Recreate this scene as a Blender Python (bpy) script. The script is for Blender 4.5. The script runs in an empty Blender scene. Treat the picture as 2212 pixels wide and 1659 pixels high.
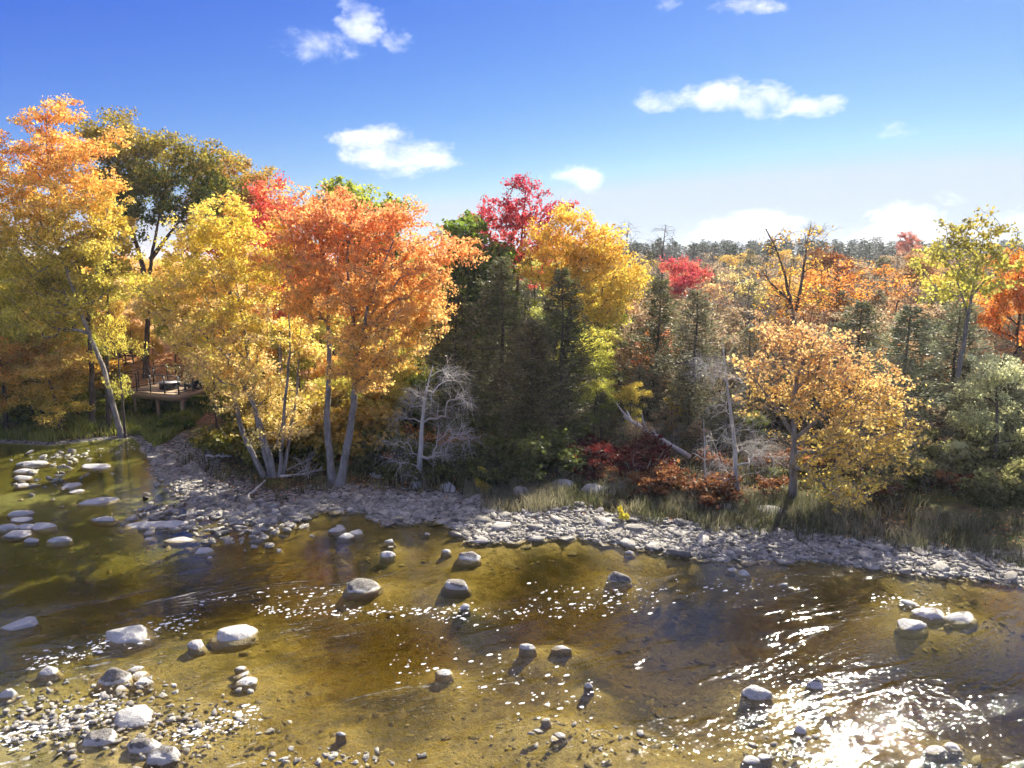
import bpy, bmesh, math, random
import numpy as np
from mathutils import Vector, Matrix, noise as mnoise

# ------------------------------------------------------------------ camera, world, sun, exposure
SC = bpy.context.scene
COL = SC.collection
CAM_H, PITCH, FOC = 10.0, math.radians(9.9), 1592.0 / 2212.0      # focal length in picture widths
SUN_EL, SUN_AZ = math.radians(37.5), math.radians(30.0)           # azimuth from +Y towards +X

cam = bpy.data.cameras.new('camera')
cam.sensor_width = 36.0
cam.lens = 36.0 * FOC
cam.clip_start, cam.clip_end = 0.1, 6000
camo = bpy.data.objects.new('camera', cam)
camo.location = (0, 0, CAM_H)
camo.rotation_euler = (math.pi / 2 - PITCH, 0, 0)
COL.objects.link(camo)
SC.camera = camo

sun = bpy.data.lights.new('sun', 'SUN')
sun.energy = 5.0
sun.angle = math.radians(0.53)
sun.color = (1.0, 0.93, 0.80)
suno = bpy.data.objects.new('sun', sun)
SDIR = Vector((math.sin(SUN_AZ) * math.cos(SUN_EL), math.cos(SUN_AZ) * math.cos(SUN_EL), math.sin(SUN_EL)))
suno.rotation_euler = (-SDIR).to_track_quat('-Z', 'Y').to_euler()
suno.location = SDIR * 80
COL.objects.link(suno)

SC.view_settings.view_transform = 'Standard'
SC.view_settings.look = 'None'
SC.view_settings.exposure = 1.42
SC.view_settings.gamma = 1.0
SC.view_settings.use_curve_mapping = False
SC.cycles.max_bounces = 6
SC.cycles.diffuse_bounces = 3
SC.cycles.glossy_bounces = 2
SC.cycles.transmission_bounces = 3
SC.cycles.transparent_max_bounces = 5
SC.cycles.caustics_reflective = False
SC.cycles.caustics_refractive = False
SC.cycles.sample_clamp_indirect = 6.0
SC.cycles.use_denoising = True
SC.cycles.use_light_tree = False
SC.cycles.adaptive_threshold = 0.04


def ray(px, py):
    """direction through a point of the photograph, measured on a 2212 x 1659 grid"""
    dx, dy = (px - 1106.0) / 1592.0, (829.5 - py) / 1592.0
    return np.array([dx, math.cos(PITCH) + dy * math.sin(PITCH), -math.sin(PITCH) + dy * math.cos(PITCH)])


def on_z(px, py, z=0.0):
    r = ray(px, py)
    t = (z - CAM_H) / r[2]
    return np.array([0, 0, CAM_H]) + r * t


def on_y(px, py, Y):
    r = ray(px, py)
    return np.array([0, 0, CAM_H]) + r * (Y / r[1])


# ---- node helpers
def nd(nt, kind, **kw):
    n = nt.nodes.new(kind)
    for k, v in kw.items():
        if k == 'inputs':
            for i, val in v.items():
                n.inputs[i].default_value = val
        else:
            setattr(n, k, v)
    return n


def mth(nt, op, a, b=None, c=None, clamp=False):
    n = nt.nodes.new('ShaderNodeMath')
    n.operation = op
    n.use_clamp = clamp
    for i, v in enumerate((a, b, c)):
        if v is None:
            continue
        if isinstance(v, (int, float)):
            n.inputs[i].default_value = v
        else:
            nt.links.new(v, n.inputs[i])
    return n.outputs[0]


def smooth(nt, x, lo, hi):
    n = nt.nodes.new('ShaderNodeMapRange')
    n.interpolation_type = 'SMOOTHSTEP'
    n.inputs['From Min'].default_value = lo
    n.inputs['From Max'].default_value = hi
    nt.links.new(x, n.inputs['Value'])
    return n.outputs[0]


def mixc(nt, fac, a, b, blend='MIX'):
    n = nt.nodes.new('ShaderNodeMix')
    n.data_type = 'RGBA'
    n.blend_type = blend
    for sock, v in ((n.inputs[0], fac), (n.inputs[6], a), (n.inputs[7], b)):
        if isinstance(v, (int, float)):
            sock.default_value = v
        elif isinstance(v, tuple):
            sock.default_value = (*v, 1.0) if len(v) == 3 else v
        else:
            nt.links.new(v, sock)
    return n.outputs[2]


def noise_tex(nt, vec, scale, detail=4, rough=0.55, dist=0.0):
    n = nd(nt, 'ShaderNodeTexNoise', inputs={'Scale': scale, 'Detail': detail, 'Roughness': rough, 'Distortion': dist})
    if vec is not None:
        nt.links.new(vec, n.inputs['Vector'])
    return n.outputs['Fac']


# ---- sky: Nishita with fair-weather cumulus
world = bpy.data.worlds.new('World')
SC.world = world
world.use_nodes = True
nt = world.node_tree
nt.nodes.clear()
sky = nd(nt, 'ShaderNodeTexSky', sky_type='NISHITA', sun_disc=False)
sky.sun_elevation = SUN_EL
sky.sun_rotation = SUN_AZ
sky.altitude = 100
sky.air_density = 1.0
sky.dust_density = 0.15
sky.ozone_density = 3.0
bg_sky = nd(nt, 'ShaderNodeBackground', inputs={'Strength': 0.10})
sc_ = nd(nt, 'ShaderNodeSeparateColor')
nt.links.new(sky.outputs[0], sc_.inputs[0])
cc_ = nd(nt, 'ShaderNodeCombineColor')
for i, (gain, p, mul, cap) in enumerate(((0.088, 1.9, 7.0, 2.6), (0.090, 1.65, 5.1, 3.05), (0.088, 0.5, 4.2, 3.6))):      # deep autumn blue
    ch = mth(nt, 'POWER', mth(nt, 'MULTIPLY', sc_.outputs[i], gain), p)
    nt.links.new(mth(nt, 'MINIMUM', mth(nt, 'MULTIPLY', ch, mul), cap), cc_.inputs[i])
nt.links.new(cc_.outputs[0], bg_sky.inputs['Color'])
tc = nd(nt, 'ShaderNodeTexCoord')
sep = nd(nt, 'ShaderNodeSeparateXYZ')
nt.links.new(tc.outputs['Generated'], sep.inputs[0])
az = mth(nt, 'ARCTAN2', sep.outputs[0], sep.outputs[1])
el = mth(nt, 'ARCSINE', sep.outputs[2])
mapn = nd(nt, 'ShaderNodeMapping')
mapn.inputs['Scale'].default_value = (1, 1, 1.7)
nt.links.new(tc.outputs['Generated'], mapn.inputs['Vector'])
cn1 = noise_tex(nt, mapn.outputs[0], 17.0, 8, 0.62, 0.3)
cn2 = noise_tex(nt, mapn.outputs[0], 5.0, 2, 0.5)
# (x, y, half width, half height, weight) of the clouds on the photograph's 2212 grid
CLOUDS = [(690, 98, 85, 36, .80), (775, 55, 55, 42, .95), (855, 88, 34, 34, .72), (815, 318, 80, 44, 1.2), (880, 338, 100, 36, 1.15),
          (1425, 215, 70, 24, .9), (1560, 208, 85, 34, 1.05), (1640, 222, 70, 30, .9), (1745, 234, 66, 24, 1.0), (1255, 385, 72, 32, 1.0),
          (1950, 283, 85, 16, .62), (1625, 500, 105, 36, 1.3), (1950, 478, 58, 38, 1.25), (1990, 515, 130, 32, 1.3), (2060, 425, 62, 14, .62),
          (2190, 478, 80, 26, 1.0), (1545, 362, 55, 15, .55), (1600, 10, 70, 18, .75), (1660, 12, 40, 14, .75), (1448, 8, 24, 18, .6),
          (975, 14, 26, 12, .45), (410, 232, 40, 12, .38), (2050, 2, 24, 8, .6)]
cl = []
for (x, y, w, h, k) in CLOUDS:
    r = ray(x, y)
    a0 = math.atan2(r[0], r[1])
    e0 = math.asin(r[2] / np.linalg.norm(r))
    cl.append((a0, e0, w / 1592.0 * 1.02, h / 1592.0 * 1.05, k))
cv0 = nd(nt, 'ShaderNodeCombineXYZ')
nt.links.new(az, cv0.inputs[0])
nt.links.new(el, cv0.inputs[1])
wob = nd(nt, 'ShaderNodeTexNoise', inputs={'Scale': 26.0, 'Detail': 3, 'Roughness': 0.6})
nt.links.new(mapn.outputs[0], wob.inputs['Vector'])
cv = nd(nt, 'ShaderNodeVectorMath', operation='MULTIPLY_ADD')
nt.links.new(wob.outputs['Color'], cv.inputs[0])
cv.inputs[1].default_value = (0.075, 0.030, 0)
cvs = nd(nt, 'ShaderNodeVectorMath', operation='SUBTRACT')
nt.links.new(cv0.outputs[0], cvs.inputs[0])
cvs.inputs[1].default_value = (0.0375, 0.015, 0)
nt.links.new(cvs.outputs[0], cv.inputs[2])
tot = None
for (a0, e0, w, h, k) in cl:
    u = nd(nt, 'ShaderNodeVectorMath', operation='MULTIPLY_ADD')
    nt.links.new(cv.outputs[0], u.inputs[0])
    u.inputs[1].default_value = (1 / w, 1 / h, 0)
    u.inputs[2].default_value = (-a0 / w, -e0 / h, 0)
    q = nd(nt, 'ShaderNodeVectorMath', operation='DOT_PRODUCT')
    nt.links.new(u.outputs[0], q.inputs[0])
    nt.links.new(u.outputs[0], q.inputs[1])
    v = mth(nt, 'MULTIPLY_ADD', q.outputs['Value'], -0.5 * k, k)
    tot = v if tot is None else mth(nt, 'MAXIMUM', tot, v)
tot = mth(nt, 'MAXIMUM', tot, 0.0)
dens = mth(nt, 'SUBTRACT', tot, mth(nt, 'MULTIPLY_ADD', cn1, 1.7, mth(nt, 'MULTIPLY', cn2, 0.2)))
mask = smooth(nt, dens, -0.50, 0.34)
# broken cloud overhead, of the same kind, added unseen above the sky in view to whiten fill light
pl = nd(nt, 'ShaderNodeVectorMath', operation='DIVIDE')
zz = nd(nt, 'ShaderNodeCombineXYZ')
zc = mth(nt, 'MAXIMUM', sep.outputs[2], 0.15)
for i in range(3):
    nt.links.new(zc, zz.inputs[i])
nt.links.new(tc.outputs['Generated'], pl.inputs[0])
nt.links.new(zz.outputs[0], pl.inputs[1])
pls = nd(nt, 'ShaderNodeVectorMath', operation='ADD')
nt.links.new(pl.outputs[0], pls.inputs[0])
pls.inputs[1].default_value = (9, 0, 0)
ov = smooth(nt, noise_tex(nt, pls.outputs[0], 1.9, 6, 0.6), 0.40, 0.62)
ov = mth(nt, 'MULTIPLY', ov, smooth(nt, el, 0.34, 0.55))
mask = mth(nt, 'MAXIMUM', mask, mth(nt, 'MULTIPLY', ov, 0.85))
bg_cl = nd(nt, 'ShaderNodeBackground', inputs={'Strength': 0.50})
nt.links.new(mixc(nt, smooth(nt, cn2, 0.35, 0.65), (0.80, 0.86, 0.97), (1.0, 1.0, 1.0)), bg_cl.inputs['Color'])
mx = nd(nt, 'ShaderNodeMixShader')
nt.links.new(mask, mx.inputs[0])
nt.links.new(bg_sky.outputs[0], mx.inputs[1])
nt.links.new(bg_cl.outputs[0], mx.inputs[2])
wo = nd(nt, 'ShaderNodeOutputWorld')
nt.links.new(mx.outputs[0], wo.inputs[0])
world.cycles.sampling_method = 'MANUAL'
world.cycles.sample_map_resolution = 1024

# ------------------------------------------------------------------ mesh and object helpers
RNG = np.random.default_rng(11)


def mesh_np(name, V, faces, mats=(), attr=None, shade_smooth=False):
    """faces: list of (k, int array n x k)"""
    me = bpy.data.meshes.new(name)
    V = np.asarray(V, dtype=np.float32)
    me.vertices.add(len(V))
    me.vertices.foreach_set('co', V.ravel())
    loops = np.concatenate([np.asarray(f, dtype=np.int32).ravel() for f in faces])
    tots = np.concatenate([np.full(len(f), np.asarray(f).shape[1], dtype=np.int32) for f in faces])
    starts = np.concatenate([[0], np.cumsum(tots)[:-1]]).astype(np.int32)
    me.loops.add(len(loops))
    me.loops.foreach_set('vertex_index', loops)
    me.polygons.add(len(tots))
    me.polygons.foreach_set('loop_start', starts)
    me.polygons.foreach_set('loop_total', tots)
    if shade_smooth:
        me.polygons.foreach_set('use_smooth', np.ones(len(tots), dtype=bool))
    me.update(calc_edges=True)
    for m in mats:
        me.materials.append(m)
    if attr is not None:
        for an, arr in attr.items():
            a = me.attributes.new(an, 'FLOAT_VECTOR', 'POINT')
            a.data.foreach_set('vector', np.asarray(arr, dtype=np.float32).ravel())
    return me


def obj(name, me, parent=None, loc=(0, 0, 0), rot=(0, 0, 0), scale=(1, 1, 1)):
    o = bpy.data.objects.new(name, me)
    COL.objects.link(o)
    o.location = loc
    o.rotation_euler = rot
    o.scale = scale
    if parent is not None:
        o.parent = parent
    return o


def tag(o, label=None, cat=None, group=None, kind=None):
    if label:
        o['label'] = label
    if cat:
        o['category'] = cat
    if group:
        o['group'] = group
    if kind:
        o['kind'] = kind
    return o


def copy_tree(o, parent=None):
    c = o.copy()
    COL.objects.link(c)
    c.parent = parent
    for ch in o.children:
        copy_tree(ch, c)
    return c


class MB:
    """boxes and tubes gathered into one mesh"""
    def __init__(self):
        self.V, self.F, self.n = [], {}, 0

    def add(self, V, faces):
        V = np.asarray(V, dtype=float)
        for f in faces:
            f = np.asarray(f)
            self.F.setdefault(f.shape[1], []).append(f + self.n)
        self.V.append(V)
        self.n += len(V)
        return self

    def box(self, c, s, M=None):
        x, y, z = (v / 2 for v in s)
        V = np.array([[-x, -y, -z], [x, -y, -z], [x, y, -z], [-x, y, -z], [-x, -y, z], [x, -y, z], [x, y, z], [-x, y, z]])
        if M is not None:
            V = V @ np.array(M.to_3x3()).T
        return self.add(V + np.array(c), [np.array([[0, 3, 2, 1], [4, 5, 6, 7], [0, 1, 5, 4], [1, 2, 6, 5], [2, 3, 7, 6], [3, 0, 4, 7]])])

    def tube(self, P, R, sides=6, cap=True):
        P = np.asarray(P, dtype=float)
        R = np.asarray(R, dtype=float)
        n = len(P)
        T = np.gradient(P, axis=0)
        T /= np.linalg.norm(T, axis=1, keepdims=True) + 1e-9
        ref = np.array([0.31, 0.95, 0.05]) if abs(T[:, 2]).mean() > 0.5 else np.array([0.05, 0.1, 1.0])
        U = np.cross(T, ref)
        U /= np.linalg.norm(U, axis=1, keepdims=True) + 1e-9
        W = np.cross(T, U)
        a = np.arange(sides) * 2 * math.pi / sides
        ring = (P[:, None, :] + R[:, None, None] * (np.cos(a)[None, :, None] * U[:, None, :] + np.sin(a)[None, :, None] * W[:, None, :]))
        V = ring.reshape(-1, 3)
        i = np.arange(n - 1)[:, None] * sides
        j = np.arange(sides)[None, :]
        k = (j + 1) % sides
        Q = np.stack([i + j, i + k, i + sides + k, i + sides + j], axis=-1).reshape(-1, 4)
        fs = [Q]
        if cap:
            V = np.vstack([V, P[0] - T[0] * R[0] * .2, P[-1] + T[-1] * R[-1] * .5])
            nb = n * sides
            jj = np.arange(sides)
            fs.append(np.stack([np.full(sides, nb), (jj + 1) % sides, jj], axis=-1))
            fs.append(np.stack([np.full(sides, nb + 1), (n - 1) * sides + jj, (n - 1) * sides + (jj + 1) % sides], axis=-1))
        return self.add(V, fs)

    def mesh(self, name, mat, sm=False, attr=None):
        return mesh_np(name, np.vstack(self.V), [np.vstack(v) for v in self.F.values()], [mat], attr, sm)


def lerp(a, b, t):
    return a + (b - a) * t


def sstep(x, a, b):
    t = np.clip((x - a) / (b - a), 0, 1)
    return t * t * (3 - 2 * t)


# value noise for the terrain and scatter masks (numpy)
_PERM = np.random.default_rng(3).random((256, 256))


def vnoise(x, y):
    xi, yi = np.floor(x).astype(int), np.floor(y).astype(int)
    fx, fy = x - xi, y - yi
    fx, fy = fx * fx * (3 - 2 * fx), fy * fy * (3 - 2 * fy)
    g = lambda a, b: _PERM[a & 255, b & 255]
    return lerp(lerp(g(xi, yi), g(xi + 1, yi), fx), lerp(g(xi, yi + 1), g(xi + 1, yi + 1), fx), fy)


def fbm(x, y, o=4):
    s, a, t = 0.0, 0.5, 0.0
    for k in range(o):
        s = s + a * vnoise(x * 2 ** k + 17.3 * k, y * 2 ** k - 9.1 * k)
        t += a
        a *= 0.55
    return s / t


# ------------------------------------------------------------------ materials
def material(name):
    m = bpy.data.materials.new(name)
    m.use_nodes = True
    t = m.node_tree
    t.nodes.clear()
    out = nd(t, 'ShaderNodeOutputMaterial')
    return m, t, out


def bump(t, h, strength=0.5, dist=0.02):
    b = nd(t, 'ShaderNodeBump', inputs={'Strength': strength, 'Distance': dist})
    t.links.new(h, b.inputs['Height'])
    return b.outputs[0]


def leaf_material(name, gloss=0.05, trans=0.5):
    m, t, out = material(name)
    ca = nd(t, 'ShaderNodeAttribute', attribute_type='OBJECT', attribute_name='color_a').outputs['Color']
    cb = nd(t, 'ShaderNodeAttribute', attribute_type='OBJECT', attribute_name='color_b').outputs['Color']
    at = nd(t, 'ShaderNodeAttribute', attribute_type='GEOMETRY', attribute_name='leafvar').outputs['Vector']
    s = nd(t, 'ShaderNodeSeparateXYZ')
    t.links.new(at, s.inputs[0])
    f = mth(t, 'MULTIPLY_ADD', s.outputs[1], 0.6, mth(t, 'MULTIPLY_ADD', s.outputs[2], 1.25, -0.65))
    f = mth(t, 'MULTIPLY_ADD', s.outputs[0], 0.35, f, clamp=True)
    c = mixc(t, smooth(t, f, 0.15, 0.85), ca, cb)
    hs = nd(t, 'ShaderNodeHueSaturation')
    t.links.new(mth(t, 'MULTIPLY_ADD', s.outputs[1], 0.03, 0.485), hs.inputs['Hue'])
    t.links.new(mth(t, 'MULTIPLY_ADD', s.outputs[0], 0.65, 0.66), hs.inputs['Value'])
    t.links.new(c, hs.inputs['Color'])
    c = hs.outputs[0]
    d = nd(t, 'ShaderNodeBsdfDiffuse')
    tr = nd(t, 'ShaderNodeBsdfTranslucent')
    t.links.new(c, d.inputs['Color'])
    t.links.new(c, tr.inputs['Color'])
    x = nd(t, 'ShaderNodeMixShader', inputs={0: trans})
    t.links.new(d.outputs[0], x.inputs[1])
    t.links.new(tr.outputs[0], x.inputs[2])
    g = nd(t, 'ShaderNodeBsdfGlossy', inputs={'Roughness': 0.42, 'Color': (0.9, 0.9, 0.9, 1)})
    y = nd(t, 'ShaderNodeMixShader', inputs={0: gloss})
    t.links.new(x.outputs[0], y.inputs[1])
    t.links.new(g.outputs[0], y.inputs[2])
    t.links.new(y.outputs[0], out.inputs[0])
    return m


LEAF = leaf_material('autumn_leaf', 0.012, 0.58)
NEEDLE = leaf_material('conifer_needle', 0.03, 0.35)


def bark_material(name, c1, c2, scale=9.0):
    m, t, out = material(name)
    tcn = nd(t, 'ShaderNodeTexCoord')
    mp = nd(t, 'ShaderNodeMapping')
    mp.inputs['Scale'].default_value = (1, 1, 0.22)
    t.links.new(tcn.outputs['Object'], mp.inputs[0])
    n1 = noise_tex(t, mp.outputs[0], scale, 5, 0.65)
    n2 = noise_tex(t, tcn.outputs['Object'], 1.3, 3)
    f = smooth(t, mth(t, 'MULTIPLY_ADD', n2, 0.5, mth(t, 'MULTIPLY', n1, 0.6)), 0.35, 0.75)
    c = mixc(t, f, c1, c2)
    p = nd(t, 'ShaderNodeBsdfPrincipled', inputs={'Roughness': 0.9, 'Specular IOR Level': 0.15})
    t.links.new(c, p.inputs['Base Color'])
    t.links.new(bump(t, n1, 0.7, 0.03), p.inputs['Normal'])
    t.links.new(p.outputs[0], out.inputs[0])
    return m


BARK_GREY = bark_material('grey_bark', (0.13, 0.115, 0.10), (0.36, 0.34, 0.31))
BARK_DARK = bark_material('dark_bark', (0.05, 0.04, 0.032), (0.16, 0.13, 0.105))
BARK_DEAD = bark_material('weathered_dead_wood', (0.32, 0.30, 0.27), (0.60, 0.58, 0.53))


def simple_mat(name, col, rough=0.6, metal=0.0, var=0.15, scale=6.0, bumpk=0.0, stretch=(1, 1, 1)):
    m, t, out = material(name)
    tcn = nd(t, 'ShaderNodeTexCoord')
    mp = nd(t, 'ShaderNodeMapping')
    mp.inputs['Scale'].default_value = stretch
    t.links.new(tcn.outputs['Object'], mp.inputs[0])
    n = noise_tex(t, mp.outputs[0], scale, 5, 0.6)
    hs = nd(t, 'ShaderNodeHueSaturation')
    hs.inputs['Color'].default_value = (*col, 1)
    t.links.new(mth(t, 'MULTIPLY_ADD', n, 2 * var, 1 - var), hs.inputs['Value'])
    p = nd(t, 'ShaderNodeBsdfPrincipled', inputs={'Roughness': rough, 'Metallic': metal})
    t.links.new(hs.outputs[0], p.inputs['Base Color'])
    if bumpk:
        t.links.new(bump(t, n, bumpk, 0.01), p.inputs['Normal'])
    t.links.new(p.outputs[0], out.inputs[0])
    return m


DECK_WOOD = simple_mat('deck_wood', (0.40, 0.28, 0.165), 0.7, 0, 0.25, 5, 0.2, (1, 8, 8))
RAIL_BLACK = simple_mat('black_metal', (0.012, 0.012, 0.013), 0.4, 0.0, 0.1)
CHAIR_DARK = simple_mat('dark_plastic', (0.02, 0.024, 0.032), 0.5, 0, 0.2)
CONCRETE = simple_mat('concrete', (0.38, 0.37, 0.35), 0.85, 0, 0.2, 8, 0.3)
TABLE_TOP = simple_mat('pale_table_top', (0.55, 0.54, 0.50), 0.5, 0, 0.1)


def stone_material(name, wet=False):
    """pale limestone; boulders weather dark above a bleached band left by high water"""
    m, t, out = material(name)
    geo = nd(t, 'ShaderNodeNewGeometry')
    pos = geo.outputs['Position']
    s = nd(t, 'ShaderNodeSeparateXYZ')
    t.links.new(pos, s.inputs[0])
    oi = nd(t, 'ShaderNodeObjectInfo')
    n1 = noise_tex(t, pos, 2.2, 5, 0.6)
    n2 = noise_tex(t, pos, 14.0, 5, 0.7)
    n3 = noise_tex(t, pos, 46.0, 3, 0.7)
    base = mixc(t, smooth(t, n1, 0.35, 0.68), (0.25, 0.23, 0.185), (0.50, 0.465, 0.40))
    base = mixc(t, smooth(t, n2, 0.5, 0.75), base, (0.22, 0.205, 0.18))
    base = mixc(t, mth(t, 'MULTIPLY', smooth(t, n3, 0.55, 0.7), 0.5), base, (0.50, 0.485, 0.45))
    hs = nd(t, 'ShaderNodeHueSaturation')
    t.links.new(base, hs.inputs['Color'])
    at = nd(t, 'ShaderNodeAttribute', attribute_type='GEOMETRY', attribute_name='leafvar').outputs['Vector']
    sv = nd(t, 'ShaderNodeSeparateXYZ')
    t.links.new(at, sv.inputs[0])
    rv = mth(t, 'FRACT', mth(t, 'ADD', oi.outputs['Random'], sv.outputs[0]))
    t.links.new(mth(t, 'MULTIPLY_ADD', rv, 0.55, 0.72), hs.inputs['Value'])
    col = hs.outputs[0]
    if wet:
        band = mth(t, 'MULTIPLY_ADD', n1, 0.35, mth(t, 'MULTIPLY', n2, 0.10))
        cap = nd(t, 'ShaderNodeAttribute', attribute_type='OBJECT', attribute_name='cap').outputs['Fac']
        hgt = mth(t, 'SUBTRACT', s.outputs[2], mth(t, 'ADD', band, mth(t, 'SUBTRACT', 0.06, cap)))
        top = mixc(t, smooth(t, n2, 0.35, 0.7), (0.13, 0.12, 0.10), (0.30, 0.28, 0.25))
        top = mixc(t, smooth(t, n1, 0.45, 0.7), top, (0.36, 0.31, 0.25))
        col = mixc(t, smooth(t, hgt, -0.015, 0.02), mixc(t, 0.62, col, (0.70, 0.68, 0.63)), top)
    # wet and algae stained where the river reaches
    dark = smooth(t, mth(t, 'MULTIPLY_ADD', n2, 0.05, s.outputs[2]), 0.02, 0.055)
    film = mixc(t, rv, (0.18, 0.13, 0.045), (0.46, 0.36, 0.15))
    film = mixc(t, smooth(t, n2, 0.5, 0.7), film, (0.14, 0.10, 0.035))
    col = mixc(t, dark, film, col)
    p = nd(t, 'ShaderNodeBsdfPrincipled', inputs={'Specular IOR Level': 0.3})
    t.links.new(col, p.inputs['Base Color'])
    t.links.new(mth(t, 'MULTIPLY_ADD', dark, 0.45, 0.4), p.inputs['Roughness'])
    t.links.new(bump(t, mth(t, 'MULTIPLY_ADD', n3, 0.45, mth(t, 'MULTIPLY_ADD', n1, 1.2, n2)), 0.9, 0.07), p.inputs['Normal'])
    t.links.new(p.outputs[0], out.inputs[0])
    return m


STONE = stone_material('limestone')
BOULDER = stone_material('weathered_boulder', True)

# ------------------------------------------------------------------ terrain
SHORE_PX = [(-420, 962), (-200, 960), (0, 956), (110, 962), (200, 952), (290, 946), (330, 985), (352, 1030), (430, 1090), (480, 1112), (520, 1130),
            (640, 1122), (690, 1100), (800, 1106), (835, 1130), (880, 1128), (945, 1118), (1005, 1150), (1020, 1168), (1120, 1164), (1230, 1156), (1330, 1172),
            (1450, 1192), (1560, 1210), (1640, 1208), (1740, 1206), (1850, 1220), (1970, 1236), (2080, 1244), (2212, 1262), (2400, 1290), (2700, 1330)]
SH = np.array([on_z(x, y)[:2] for x, y in SHORE_PX])
SH = np.vstack([[-900, SH[0, 1] + 12], [-200, SH[0, 1] + 5], SH, [60, 14], [300, -30]])
_o = np.argsort(SH[:, 0], kind='stable')
SHX, SHY = SH[_o, 0], SH[_o, 1]


# shoals of loose stones: centre, half width, half height on the photograph grid, number of stones
SHOAL_PX = ((300, 1560, 280, 95, 330),
            (100, 1560, 140, 70, 130),
            (560, 1135, 80, 40, 130),
            (460, 1110, 100, 50, 110),
            (640, 1115, 40, 14, 30),
            (350, 1120, 110, 50, 60),
            (90, 1040, 90, 40, 36),
            (150, 1000, 150, 26, 26),
            (700, 1640, 200, 20, 60),
            (1700, 1620, 120, 36, 22),
            (1240, 1590, 150, 40, 26),
            (1560, 1205, 40, 10, 14),
            (880, 1120, 30, 10, 12),
            (300, 1470, 60, 26, 26))
SHOAL = []
for (cx, cy, sx_, sy_, _) in SHOAL_PX:
    c_ = on_z(cx, cy)
    SHOAL.append((c_[0], c_[1], max(.5, on_z(cx + sx_ * .8, cy)[0] - c_[0]), max(.5, (on_z(cx, cy - sy_ * .8)[1] - on_z(cx, cy + sy_ * .8)[1]) / 2)))

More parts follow.
